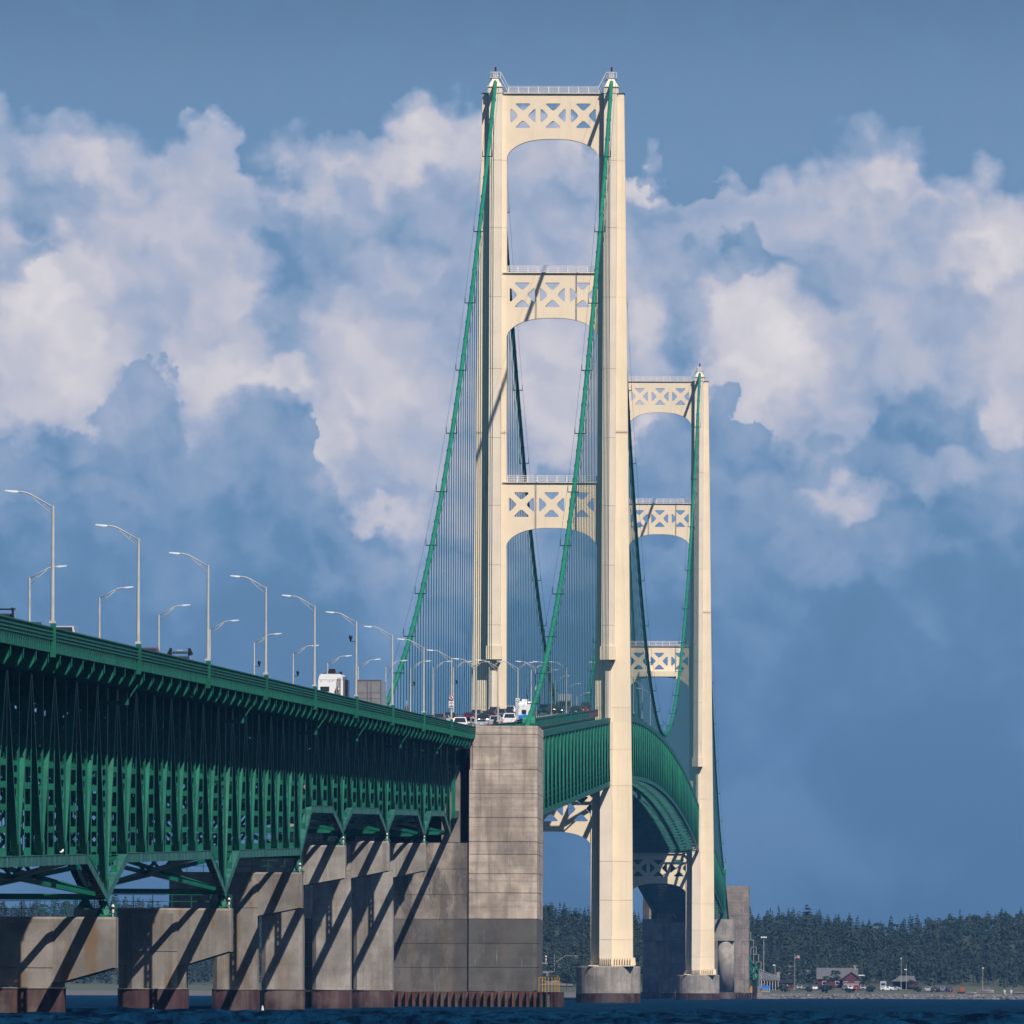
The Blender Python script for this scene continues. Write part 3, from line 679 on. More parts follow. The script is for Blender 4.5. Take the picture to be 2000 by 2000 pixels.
# ---------------------------------------------------------------- anchor piers
def anchor_pier(label, Yf, sgn, mt, near):
    """Yf: face turned to the shore the camera stands on when sgn=1; sgn=-1 mirrors it"""
    t = thing('anchor_pier', label, 'anchor pier', (0, Yf, 0), 'anchor piers of the cables')
    Y = lambda d: Yf + sgn * d
    def bx(x0, x1, d0, d1, z0, z1, m=None):
        m = m or MB(); a, b = sorted((Y(d0), Y(d1))); return m.box(x0, x1, a, b, z0, z1)
    lv = [1.9, 4.9, 7.9, 10.95, 14.0, 17.2, 20.5]
    for a, b in zip(lv[:-1], lv[1:]):
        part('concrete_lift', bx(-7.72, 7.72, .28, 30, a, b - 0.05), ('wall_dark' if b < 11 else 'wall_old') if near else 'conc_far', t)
    bx_core = bx(-7.7, 7.7, .36, 29.9, 1.9, 20.4); part('concrete_core', bx_core, 'conc_dark', t)
    lv2 = [1.9, 4.9, 7.9, 10.95, 14.2, 16.6, 19.0, 20.6, 23.6, 26.6, 29.6, 32.4, 34.0, 35.1] if near else [1.9, 6, 10, 14, 18, 22, 26, 30, 33, 35.3]
    for s in (1, -1):
        for a, b in zip(lv2[:-1], lv2[1:]):
            e0, e1 = [16.25 - 0.0 * z if near else 16.6 for z in (a, b)]
            xi = 7.75 if b < 32 else 8.15
            j = random.uniform(-.03, .03); g = 0.065
            plan = [(xi, 0.0 + j), (e0 - .45, 0.0 + j), (e0, .5), (e0, 29.5), (e0 - .5, 30), (xi, 30)]
            if not near: plan = [(xi, 0), (e0 - 2.0, 0), (e0, 3.0), (e0, 28), (e0 - 2.0, 30), (xi, 30)]
            pl = [(x * s, Y(d)) for x, d in plan]
            m = MB().loft([[(x, y, a + g) for x, y in pl], [(x, y, b) for x, y in pl]])
            part('concrete_lift', m, 'conc_dark' if (near and b < 11) else mt, t)
        m = bx(7.9 if s > 0 else -e0 + .3, e0 - .3 if s > 0 else -7.9, .12, 29.8, 1.9, lv2[-1] - .2) if False else None
        x0, x1 = sorted((7.85 * s, (16.25 - .5 if near else 14.3) * s)); part('concrete_core', bx(x0, x1, .10, 29.5, 1.9, lv2[-1] - .25), mt, t)
        # pillar that takes the end of the truss
        m = MB(); pr = [(4.3, .3), (6.5, .3), (6.6, .6), (6.6, 5.2), (4.3, 5.2)]
        m.loft([[(x * s, Y(d), z) for x, d in pr] for z in (20.52, 28.2)] + [[((x - .1 if x > 5 else x) * s, Y(d), 30.2) for x, d in pr]])
        part('pillar', m, 'conc_old' if near else mt, t)
    part('inner_wall', bx(-7.7, 7.7, 24, 29.5, 20.55, 31.5), 'conc_dark', t)
    # sheet pile ring
    path = []
    X0, R = 19.0, 3.0
    per = []
    def addline(p, q):
        p, q = V3(p), V3(q); n = max(1, round((q - p).length / 0.89)); per.extend([(p + (q - p) * i / n, p + (q - p) * (i + 1) / n) for i in range(n)])
    d0, d1 = -2.6, 33.0
    addline((-X0 + R, d0, 0), (X0 - R, d0, 0))
    for cx, cy, a0 in ((X0 - R, d0 + R, -90), (X0 - R, d1 - R, 0), (-X0 + R, d1 - R, 90), (-X0 + R, d0 + R, 180)):
        pts = [V3((cx + R * math.cos(math.radians(a0 + 15 * i)), cy + R * math.sin(math.radians(a0 + 15 * i)), 0)) for i in range(7)]
        for p, q in zip(pts[:-1], pts[1:]): per.append((p, q))
        nx = {-90: ((X0, d0 + R, 0), (X0, d1 - R, 0)), 0: ((X0 - R, d1, 0), (-X0 + R, d1, 0)), 90: ((-X0, d1 - R, 0), (-X0, d0 + R, 0)), 180: None}[a0]
        if nx: addline(*nx)
    for p, q in per:
        e = (q - p); L = e.length; e = e / L; nrm = V3((e.y, -e.x, 0))      # outward
        m = MB(); prof_ = [(0, 0), (.24, 0), (.34, -.85), (.86, -.85), (.93, 0), (1, 0), (1, -.95), (0, -.95)]
        pts = [p + e * (L * a) + nrm * b for a, b in prof_]
        rings = [[(w.x, Y(w.y), z) for w in pts] for z in (-3, 1.85 + random.uniform(-.04, .04))]
        m.loft(rings); part('sheet_pile', m, 'pile' if abs(p.x) < 16.2 else 'casing', t)
    m = bx(-18.0, 18.0, -1.6, 32.0, -2, 1.55); part('fill', m, 'conc_dark', t)
    if near:
        m = MB()
        for x, d in [(16.6, -1.4), (17.0, -.9), (17.35, 0), (17.7, 1.5), (18.1, 3.5), (18.3, 11), (18.35, 20), (18.4, 29)]:
            m.beam((x, Y(d), 1.75), (x, Y(d), 3.75), .08, .08)
        m.beam((16.6, Y(-1.4), 3.7), (17.35, Y(0), 3.7), .06, .06); m.beam((16.6, Y(-1.4), 2.8), (17.35, Y(0), 2.8), .06, .06)
        part('guard_rail', m, 'yellow', t)
        beacon(t, 16.75, Y(27), 5.6); m = MB().box(16.25, 17.0, Y(26.8), Y(27.2), 5.45, 5.6); part('light_bracket', m, 'conc', t)
    else:
        m = MB().box(9.2, 9.9, Y(-.06) if sgn > 0 else Y(30.02), Y(0.05) if sgn > 0 else Y(30.06), 30.4, 31.2); part('opening', m, 'black', t)
        m = MB().box(16.9, 17.5, Y(1), Y(2), 1.85, 4.0); part('mooring_post', m, 'yellow', t)
    return t
anchor_pier('big concrete anchor block rising in courses beside the near end of the hung span', 1722.0, 1, 'conc_anchor', True)
anchor_pier('distant weathered concrete anchor block right of the farther tower', 2 * YM - 1722.0, -1, 'conc_far', False)

def bent(label, Y, sgn, xo):
    t = thing('cable_bent_pier', label, 'bridge pier', (0, Y, 0), 'piers that bend the cables')
    for s in (1, -1):
        rp = round_poly(2.5, 4.0, 2.3, 6)
        m = MB().loft([[((xo - 2.55) * s + x, Y + y, z) for x, y in rp] for z in (2, 17.5)]); part('shaft', m, 'conc', t, True)
        m = MB().box(min(7.4 * s, xo * s), max(7.4 * s, xo * s), Y - 4.2, Y + 4.2, 17.52, 24.0); part('cap', m, 'conc', t)
        m = MB().loft([[((xo - 2.55) * s + x * 1.15, Y + y * 1.2, z) for x, y in rp] for z in (-3, 1.98)]); part('casing', m, 'casing', t, True)
        m = MB().loft([[(C * s + x, Y + y, 24.0) for x, y in ((-.9, -1.1), (.9, -1.1), (.9, 1.1), (-.9, 1.1))], [(C * s + x, Y + y, 38.3) for x, y in ((-.8, -.7), (.8, -.7), (.8, .7), (-.8, .7))]]); part('rocker_post', m, 'green', t)
        m = MB().tube([(C * s - .85, Y, 39.0), (C * s + .85, Y, 39.0)], 1.05, 14); m.box(C * s - 1.0, C * s + 1.0, Y - .9, Y + .9, 38.0, 38.6); part('saddle', m, 'green_cable', t)
    m = MB().box(-7.35, 7.35, Y - 2, Y + 2, 18.6, 23.0); part('cross_beam', m, 'conc', t)
    return t
bent('near pier under the cable saddle, mostly hidden behind the anchor block', YB1, 1, 12.35)
bent('far concrete pier where the cable bends, just before the distant anchor block', YB2, -1, 13.9)

# ---------------------------------------------------------------- suspension towers
YBX = 1.6
LV = [50.0, 56.2, 67.1, 77.8, 88.4, 100.5, 112.8, 125.6, 138.0, 150.0, 162.0]
def lerp(z, pts):
    for (a, va), (b, vb) in zip(pts[:-1], pts[1:]):
        if z <= b: return va + (vb - va) * (z - a) / (b - a) if z > a else va
    return pts[-1][1]
f_out = lambda z: lerp(z, [(7, 14.75), (36, 14.5), (62, 14.05), (135, 13.05), (162, 12.62)])
f_in = lambda z: lerp(z, [(7, 7.25), (36, 7.22), (38.6, 8.02), (162, 8.25)])
f_rl = lambda z: lerp(z, [(7, 8.86), (40, 8.86), (62, 9.0), (162, 9.1)])
f_rr = lambda z: lerp(z, [(7, 11.02), (40, 11.0), (62, 11.25), (162, 11.4)])
f_p = lambda z: lerp(z, [(7, 2.75), (62, 2.25), (162, 1.42)])
f_b = lambda z: lerp(z, [(7, 2.3), (62, 1.9), (162, 1.6)])
def rounded(tri, r, n=3):
    out = []
    k = len(tri)
    for i in range(k):
        p, a, b = V3((*tri[i], 0)), V3((*tri[i - 1], 0)), V3((*tri[(i + 1) % k], 0))
        u, v = (a - p).normalized(), (b - p).normalized()
        for j in range(n + 1):
            q = j / n; s_ = p + u * r * (1 - q) ** 2 + v * r * q * q + (0 * u)
            out.append((s_.x, s_.y))
    return out
def xpanels(zc, hz=2.2, hx=2.24, pitch=5.386, arm=0.62):
    hs = []
    for cx in (-pitch, 0, pitch):
        k = arm * 1.25; 
        for tri in ([(-hx + k * .95, hz), (hx - k * .95, hz), (0, k * .95)], [(-hx + k * .95, -hz), (0, -k * .95), (hx - k * .95, -hz)],
                    [(-hx, hz - k), (-k, 0), (-hx, -hz + k)], [(hx, hz - k), (hx, -hz + k), (k, 0)]):
            hs.append(rounded([(cx + x, zc + z) for x, z in tri], 0.52))
    return hs
def tower(label, Y, fog):
    t = thing('suspension_tower', label, 'bridge tower', (0, Y, 0), 'cream suspension towers')
    low = [6.7, 11.2, 18.2, 25.1, 34.5, 38.6, 45.0, 50.0]
    allv = low[:-1] + LV
    for s in (1, -1):
        core = MB()
        for a, b in zip(allv[:-1], allv[1:]):
            g = 0.0 if a in (34.5,) else 0.05
            m = MB(); rings = []
            zs = [a + g, 36.0, b] if a == 34.5 else [a + g, b]
            for z in zs:
                y = f_b(z); rings.append([(f_in(z) * s, Y - y, z), (f_out(z) * s, Y - y, z), (f_out(z) * s, Y + y, z), (f_in(z) * s, Y + y, z)])
            m.loft(rings); part('leg_section', m, 'cream', t)
            if a != 50.0:
                if a == 56.2: g = 63.42 - a
                for e in (-1, 1):
                    m = MB(); rings = []
                    for z in (a + g, b):
                        y0, y1 = f_b(z) + .003, f_b(z) + f_p(z)
                        rings.append([(f_rl(z) * s, Y + e * y0, z), (f_rl(z) * s, Y + e * y1, z), (f_rr(z) * s, Y + e * y1, z), (f_rr(z) * s, Y + e * y0, z)])
                    m.loft(rings); part('leg_rib', m, 'cream_rib' if a >= 50 or True else 'cream', t)
        for z0, z1 in ((6.7, 38), (38, 161.9)):
            rings = []
            for z in (z0, z1):
                y = f_b(z) - .05; i = .06; rings.append([((f_in(z) + i + (.85 if z0 < 10 and z > 30 else 0)) * s, Y - y, z), ((f_out(z) - i) * s, Y - y, z), ((f_out(z) - i) * s, Y + y, z), ((f_in(z) + i + (.85 if z0 < 10 and z > 30 else 0)) * s, Y + y, z)])
            core.loft(rings)
        part('leg_core', core, 'cream', t)
        # ladder line up the seam
        m = MB()
        for a, b in ((12, 36), (64, 110), (112, 160)):
            z0, z1 = a, b; x0, x1 = f_rr(z0) * s, f_rr(z1) * s
            m.beam((x0 + .05 * s, Y - f_b(z0) - .05, z0), (x1 + .05 * s, Y - f_b(z1) - .05, z1), .06, .06)
        part('cable_conduit', m, 'cream_rib', t)
        # boxed anchorage on the rib above the road
        for e in (-1, 1):
            m = MB(); z0, z1 = 61.0, 63.4; y0, y1 = f_b(62) + .01, f_b(62) + f_p(62) + .55
            m.loft([[(x, Y + e * y, z) for x, y in ((8.72 * s, y0), (8.72 * s, y1), (11.5 * s, y1), (11.5 * s, y0))] for z in (z0, z1)]); part('rib_box', m, 'cream', t)
            m = MB(); m.loft([[(x, Y + e * y, z) for x, y in ((9.75 * s, y0), (9.75 * s, y0 + 1.3), (10.75 * s, y0 + 1.3), (10.75 * s, y0))] for z in (50.02, 61.0)]); part('rib_post', m, 'cream_rib', t)
        # stiffener plates round the foot
        m = MB(); zf = 6.69
        for i in range(7):
            for e in (-1, 1):
                x = 11.6 + i * 0.46; m.prism([((x) * s, Y + e * (f_b(8) + .0), zf), (x * s, Y + e * (f_b(8) + .55), zf), (x * s, Y + e * (f_b(8) + .4), zf + 1.35), (x * s, Y + e * f_b(8), zf + 1.35)], (.07 * s, 0, 0))
                x = 8.95 + i * .33; yy = f_b(8) + f_p(8); m.prism([(x * s, Y + e * yy, zf), (x * s, Y + e * (yy + .5), zf), (x * s, Y + e * (yy + .36), zf + 1.35), (x * s, Y + e * yy, zf + 1.35)], (.07 * s, 0, 0))
            yv = Y - 2.0 + i * .62; m.prism([((f_out(8)) * s, yv, zf), ((f_out(8) + .5) * s, yv, zf), ((f_out(8) + .35) * s, yv, zf + 1.35), (f_out(8) * s, yv, zf + 1.35)], (0, .07, 0))
        part('foot_stiffeners', m, 'cream', t)
        m = MB()
        m.box(min(7.0 * s, 15.1 * s), max(7.0 * s, 15.1 * s), Y - 5.8, Y + 5.8, 6.45, 7.38) if False else m.box(min(6.9 * s, 15.2 * s), max(6.9 * s, 15.0 * s), Y - 5.1, Y + 5.1, 6.5, 6.68)
        part('base_plate', m, 'cream', t)
        # tops: rib cap, saddle house, cage and beacon
        m = MB(); ytop = 3.1
        m.loft([[(C * s + x * 1.28, Y + y, z) for x, y in ((-1, -ytop), (1, -ytop), (1, ytop), (-1, ytop))] for z in (162.0, 163.1)]); m.box(C * s - 1.4, C * s + 1.4, Y - ytop - .15, Y + ytop + .15, 163.1, 163.25)
        m.loft([[(C * s + x * k, Y + y * q, z) for x, y in ((-1, -1), (1, -1), (1, 1), (-1, 1))] for k, q, z in ((1.15, 2.9, 163.25), (1.08, 2.4, 163.6), (.62, 1.3, 164.4), (.5, 1.0, 164.78))])
        part('saddle_house', m, 'cream_rib', t)
        m = MB(); zz = 164.8; m.box(C * s - .95, C * s + .95, Y - 1.2, Y + 1.2, zz, zz + .1)
        for x in (-.9, -.3, .3, .9):
            for y in (-1.15, 1.15): m.beam((C * s + x, Y + y, zz), (C * s + x, Y + y, zz + 1.1), .07, .07)
        for x in (-.9, .9):
            m.beam((C * s + x, Y, zz), (C * s + x, Y, zz + 1.1), .07, .07)
            for dz in (.55, 1.1): m.beam((C * s + x, Y - 1.15, zz + dz), (C * s + x, Y + 1.15, zz + dz), .06, .06)
        for y in (-1.15, 1.15):
            for dz in (.55, 1.1): m.beam((C * s - .9, Y + y, zz + dz), (C * s + .9, Y + y, zz + dz), .06, .06)
        part('top_cage', m, 'white_paint', t)
        m = MB().tube([(C * s, Y, zz + .1), (C * s, Y, 166.1)], .06, 6); part('beacon_mast', m, 'cream', t)
        m = MB().tube([(C * s, Y, 166.1), (C * s, Y, 166.45), (C * s, Y, 166.5), (C * s, Y, 166.85)], [.19, .19, .15, .19], 8); part('aircraft_beacon', m, 'beacon_red', t)
        m = MB()
        for y in (-.5, .5):
            for dz in (0, 1.0): m.beam(((C - 1.0) * s, Y + y, 164.8 + dz), ((C - 2.35) * s, Y + y, 162.2 + dz), .08, .08)
        for i in range(9): q = i / 8; x = C - 1.0 - 1.35 * q; m.beam((x * s, Y - .5, 164.8 - 2.6 * q), (x * s, Y + .5, 164.8 - 2.6 * q), .1, .04)
        part('stair', m, 'white_paint', t)
        m = MB()
        for xa, xb in ((11.45, 12.75), (8.1, 9.05)): m.box(min(xa * s, xb * s), max(xa * s, xb * s), Y - 1.72, Y + 1.72, 162.0, 162.12)
        part('leg_cap', m, 'dark_wall', t)
    # portal struts
    for zc, zt, crown, spring in ((158.05, 162.0, 153.9, 150.4), (126.05, 129.95, 121.95, 118.4), (88.65, 92.55, 84.5, 81.0), (34.45, 38.25, 30.45, 27.8)):
        xi = f_in(zt) - .003; xs = (f_in(spring) - .003)
        if zc < 40: xi = 8.3; xs = 7.26
        arch = []; n = 44
        for i in range(n + 1):
            a = math.pi * i / n; cx, cz = math.cos(a), math.sin(a)
            x = xs * math.copysign(abs(cx) ** 0.8, cx); z = spring + (crown - spring) * max(0.0, 1 - abs(x / xs) ** 2.5) ** 0.56
            arch.append((x, z))
        outer = [(-xi, zt), (xi, zt)] + [(xs, spring - .01)] + arch[1:-1] + [(-xs, spring - .01)]
        m = MB().holed(outer, xpanels(zc), Y - f_b(zt) + (.02 if zc > 40 else .16), Y + .2); part('portal_strut', m, 'cream', t)
        xw = xi + (.6 if zc > 40 else -1.2); m = MB().box(-xw, xw, Y - f_b(zt) - .28, Y + 1.6, zt, zt + .16)
        part('strut_walkway', m, 'cream', t)
        if zc > 40:
            m = MB(); w = xi - .2
            for y in (-1.75, 1.4):
                for dz in (.4, .8, 1.15): m.beam((-w, Y + y, zt + .16 + dz), (w, Y + y, zt + .16 + dz), .06, .06)
                for i in range(10): x = -w + 2 * w * i / 9; m.beam((x, Y + y, zt + .16), (x, Y + y, zt + 1.31), .08, .08)
            part('handrail', m, 'white_paint', t)
    return t
def drums(Y, label_r, label_l):
    for s, lab in ((1, label_r), (-1, label_l)):
        t = thing('tower_foundation', lab, 'bridge pier', (10.35 * s, Y, 0), 'round foundations of the towers')
        m = MB().tube([(10.35 * s, Y, 1.72), (10.35 * s, Y, 6.3), (10.35 * s, Y, 6.5)], [5.72, 5.72, 5.65], 40); part('concrete_drum', m, 'conc', t, False)
        m = MB().tube([(10.35 * s, Y, -3), (10.35 * s, Y, 1.70)], 5.75, 40); part('casing', m, 'casing', t, False)
tower('nearer cream suspension tower, tallest thing in the picture', Y1, 0)
ft = tower('farther cream suspension tower, smaller and partly behind the nearer one', Y2, 1)
m = MB().box(-5.2, 4.6, Y2 - 3.4, Y2 - 1.5, 84.6, 86.0); part('work_platform', m, 'cream', ft)
drums(Y1, 'round concrete foundation under the right leg of the nearer tower', 'round foundation under the left leg of the nearer tower, behind the anchor block')
drums(Y2, 'round concrete foundation under the right leg of the farther tower', 'round foundation under the left leg of the farther tower, in bridge shade')

# ---------------------------------------------------------------- main cables and hangers
HY = [YB1 + (Y1 - YB1) * i / 46 for i in range(1, 46)] + [Y1 + (Y2 - Y1) * i / 97 for i in range(1, 97)] + [Y2 + (YB2 - Y2) * i / 46 for i in range(1, 46)]
hang_me = MB().box(-.066, .066, -.07, .07, 0, 1).mesh('hanger', 'hanger')
band_me = MB().tube([(0, -.25, 0), (0, .25, 0)], .43, 12).mesh('cable_band', 'green_cable')
stan_me = MB().box(-.9, .9, -.1, .1, .32, .46).box(-.9, -.8, -.06, .06, .3, 1.5).box(.8, .9, -.06, .06, .3, 1.5).mesh('stanchion', 'hanger')
for s, lab in ((1, 'right main cable, whole in view, with hangers from anchor to anchor'), (-1, 'left main cable, passing behind the near tower portal, with hangers')):
    t = thing('main_cable', lab, 'bridge cable', (C * s, 0, 0), 'main suspension cables')
    ys = [1760, 1800, 1850] + [YB1 + (Y1 - YB1) * i / 46 for i in range(47)] + [Y1 + (Y2 - Y1) * i / 97 for i in range(1, 98)] + [Y2 + (YB2 - Y2) * i / 46 for i in range(1, 47)] + [2 * YM - 1850, 2 * YM - 1800, 2 * YM - 1760]
    m = MB().tube([(C * s, y, zcab(y)) for y in ys], .35, 12); part('cable', m, 'green_cable', t, True)
    for k, y in enumerate(HY):
        zc, zt = zcab(y), ztop(y) - .1
        if zc - zt > .6: put('hanger', hang_me, t, (0, y, zt), scale=(1, 1, zc - zt))
        sl = math.atan2(zcab(y + 1) - zcab(y - 1), 2.0)
        put('cable_band', band_me, t, (0, y, zc), rot=(sl, 0, 0))
        if k % 4 == 1: put('stanchion', stan_me, t, (0, y, zc), rot=(sl, 0, 0))
    for dx in (-.85, .85):
        m = MB().tube([(C * s + dx, y, zcab(y) + 1.55) for y in ys[3:-3]], .022, 4); part('hand_rope', m, 'hanger', t)

# ---------------------------------------------------------------- hung spans
def hung_span(label, Ya, Yb, n, detail):
    t = thing('suspended_span', label, 'bridge span', (0, Ya, 0), 'green spans hung from the cables')
    dy = (Yb - Ya) / n; Y = [Ya + dy * i for i in range(n + 1)]; H = 11.7
    zt = [ztop(y) - .45 for y in Y]; g = 0.25
    for s in (1, -1):
        a, b = MB(), MB()
        for i in range(n):
            p, q = (Y[i] + (g if i == 0 else 0)), (Y[i + 1] - (g if i == n - 1 else 0))
            a.beam((C * s, p, zt[i]), (C * s, q, zt[i + 1]), .62, .9); b.beam((C * s, p, zt[i] - H + .4), (C * s, q, zt[i + 1] - H + .4), .62, .8)
        part('top_chord', a, 'green', t); part('bottom_chord', b, 'green', t)
    for i in range(n + 1):
        y = Y[i] + (.6 if i == 0 else -.6 if i == n else 0)
        z0, z1 = zt[i] - H + .4, zt[i]
        m = MB(); perf(m, (y, z0), (y, z1), .46, .5, 'oval' if detail else 'solid', cell=1.15, solid_ends=1.0); me = m.mesh('post', 'green', (0, Ya, 0))
        for s in (1, -1): put('vertical_post', me, t, (C * s, 0, 0))
        if i % 2 == 0:
            for j in (i - 1, i + 1):
                if 0 <= j <= n:
                    fresh = (not detail) and (i in (50, 51, 52, 54, 55, 56, 66, 67, 68, 69, 70))
                    m = MB(); perf(m, (y, z0), (Y[j] + (.6 if j == 0 else -.6 if j == n else 0), zt[j]), .62, .5, 'oval' if detail and j < i else 'solid', cell=1.15); me = m.mesh('diagonal', 'green_fresh' if fresh else 'green', (0, Ya, 0))
                    for s in (1, -1): put('diagonal_brace', me, t, (C * s, 0, 0))
        m = MB().beam((-C, y, z0), (C, y, z0), .30, .27); m.beam((-C, y, z0 + .2), (0, y, z1 - 2), .3, .25, side=(0, 1, 0)); m.beam((C, y, z0 + .2), (0, y, z1 - 2), .3, .25, side=(0, 1, 0))
        part('cross_frame', m, 'green' if detail else 'green_faded', t)
        m = MB().box(-C, C, y - .15, y + .15, zt[i] - 1.9, zt[i] - .2); part('floor_beam', m, 'green', t)
        if i < n and i % 2 == 0:
            for s in (1, -1):
                y2 = Y[min(n, i + 2)]; m = MB().beam((-C * s, y, z0 + .45), (C * s, y2, zt[min(n, i + 2)] - H + .85), .2, .16); part('bottom_lateral', m, 'green', t)
    ks = list(range(0, n, 4)) + [n]
    for x in (-7, -4.7, -2.3, 0, 2.3, 4.7, 7):
        m = MB()
        for i, j in zip(ks[:-1], ks[1:]): m.beam((x, Y[i], road(Y[i]) - .55), (x, Y[j], road(Y[j]) - .55), .22, .5)
        part('stringer', m, 'green', t)
    cut = [Y[i] for i in ks]
    sl, rd, ln = MB(), MB(), MB()
    for p, q in zip(cut[:-1], cut[1:]):
        sl.beam((0, p, road(p) - .16), (0, q, road(q) - .16), 16.6, .24, side=(1, 0, 0)); rd.beam((0, p, road(p) - .02), (0, q, road(q) - .02), 15.2, .04, side=(1, 0, 0))
        for x in (-7.3, 7.3, -.15, .15): ln.beam((x, p, road(p) + .006), (x, q, road(q) + .006), .16, .008, side=(1, 0, 0))
        yy = p
        while yy < q - 3:
            for x in (-3.66, 3.66): ln.beam((x, yy, road(yy) + .006), (x, yy + 3, road(yy + 3) + .006), .14, .008, side=(1, 0, 0))
            yy += 12
    part('deck_slab', sl, 'curb', t); part('road_surface', rd, 'asphalt', t); part('lane_marking', ln, 'line', t)
    for s in (1, -1):
        for p, q in zip(cut[:-1], cut[1:]):
            red = (p > 2352 and q < Y1 + 3)
            rail_piece(t, p, q, s, (.30 if detail else 0) if s > 0 else (1.0 if red else 0), 'primer' if red else 'green', low=1.25, tops=(0.0, -1.05))
            m = MB().box(XE * s - .16, XE * s + .16, p + .1, p + .4, rail(p) - 1.2, rail(p) + .12); part('railing_post', m, 'primer' if red else 'green', t)
    return t
hung_span('green hung side span between the anchor block and the nearer tower', YB1, Y1 - 3.9, 46, True)
hung_span('long green main span arching from the nearer to the farther tower', Y1 + 3.9, Y2 - 3.9, 97, False)
hung_span('far green side span beyond the farther tower', Y2 + 3.9, YB2, 46, False)

def link_span(label, Ya, Yb):
    t = thing('backstay_span', label, 'bridge span', (0, Ya, 0), 'short spans over the anchor piers')
    deck_bits(t, Ya, Yb); rail_piece(t, Ya, Yb, 1, .5); rail_piece(t, Ya, Yb, -1, 0)
    for s in (1, -1):
        for dz in (2.6, 11):
            m = MB().beam((6.2 * s, Ya + .3, rail(Ya) - dz), (6.2 * s, Yb - .3, rail(Yb) - dz), .5, .8); part('chord', m, 'green', t)
        n = 12
        for i in range(n + 1):
            y = Ya + .6 + (Yb - Ya - 1.2) * i / n; m = MB().beam((6.2 * s, y, rail(y) - 11), (6.2 * s, y, rail(y) - 2.6), .5, .5); part('vertical_post', m, 'green', t)
link_span('short deck over the near anchor block, where the traffic queues', PG + .05, YB1 - .05)
link_span('short deck over the distant anchor block', YB2 + .05, 2 * YM - PG)

# ---------------------------------------------------------------- street lamps
def lamp_proto():
    t = thing('street_lamp', 'grey street lamp', 'street lamp')
    m = MB().tube([(0, 0, .02), (0, 0, 7.25)], [.125, .075], 14); part('pole', m, 'galv', t)
    m = MB().box(-.2, .2, -.2, .2, 0, .14); part('base_plate', m, 'galv', t)
    m = MB().tube([(0, 0, 7.15), (-1.35, 0, 7.92), (-1.62, 0, 8.03), (-1.9, 0, 8.09), (-2.2, 0, 8.11)], .05, 6)
    m.tube([(0, 0, 6.62), (-1.40, 0, 7.88)], .025, 5); m.tube([(-.55, 0, 7.13), (-.55, 0, 7.40)], .02, 4)
    part('arm', m, 'galv', t, True)
    m = MB().loft([[(-2.15, y, z) for y, z in ((-.11, 8.06), (.11, 8.06), (.11, 8.16), (-.11, 8.16))], [(-2.4, y, z) for y, z in ((-.16, 8.05), (.16, 8.05), (.16, 8.19), (-.16, 8.19))], [(-2.96, y, z) for y, z in ((-.15, 8.14), (.15, 8.14), (.15, 8.21), (-.15, 8.21))]]); part('luminaire', m, 'lamp_head', t)
    return t
LP = lamp_proto(); first = [True]
words = ['first', 'second', 'third', 'fourth', 'fifth', 'sixth', 'seventh', 'eighth', 'ninth', 'tenth', 'eleventh', 'twelfth', 'thirteenth', 'fourteenth', 'fifteenth', 'sixteenth']
def lamp(y, s, label, group):
    o = LP if first[0] else copy_tree(LP); first[0] = False
    place(o, (XE * s, y, rail(y) + .25), 0 if s > 0 else math.pi, label, group); WL[o.name] = V3(o.location); return o
lampR = []; lampL = []
for i in range(1, 16):
    y = 849.1 - 97.2 * 0 + 97.15 * (i - 1)
    nm = words[i - 1]
    lampR.append(lamp(y, 1, f'{nm} street lamp from the left along the near railing, arm pointing left', 'street lamps along the near railing'))
yl = 1001.2; k = 0
while yl < 2440:
    lampL.append(lamp(yl, -1, f'{words[k]} street lamp from the left along the far railing, arm pointing right', 'street lamps along the far railing')); k += 1; yl += 97.6
for i in range(6):
    for s in (1, -1):
        lamp(2300 + 97.4 * (i + (0 if s > 0 else .5)) + 200, s, 'small street lamp on the main span seen between the hangers', 'street lamps on the main span')
for i in range(5):
    lamp(Y2 + 60 + 97 * i, 1, 'tiny street lamp on the far side span', 'street lamps on the far side span')
def webcam(o, z, left):
    m = MB(); x = -.55; m.beam((0, 0, z), (x, 0, z), .06, .06); m.tube([(x, 0, z - .02), (x, 0, z + .15), (x, 0, z + .45), (x, 0, z + .6)], [.07, .09, .19, .14], 8)
    me = m.mesh('traffic_camera', 'black'); put('traffic_camera', me, o)
webcam(lampR[5], 5.3, True)
for i in (5, 6, 10, 12):
    if i < len(lampL): webcam(lampL[i], 4.6, False)

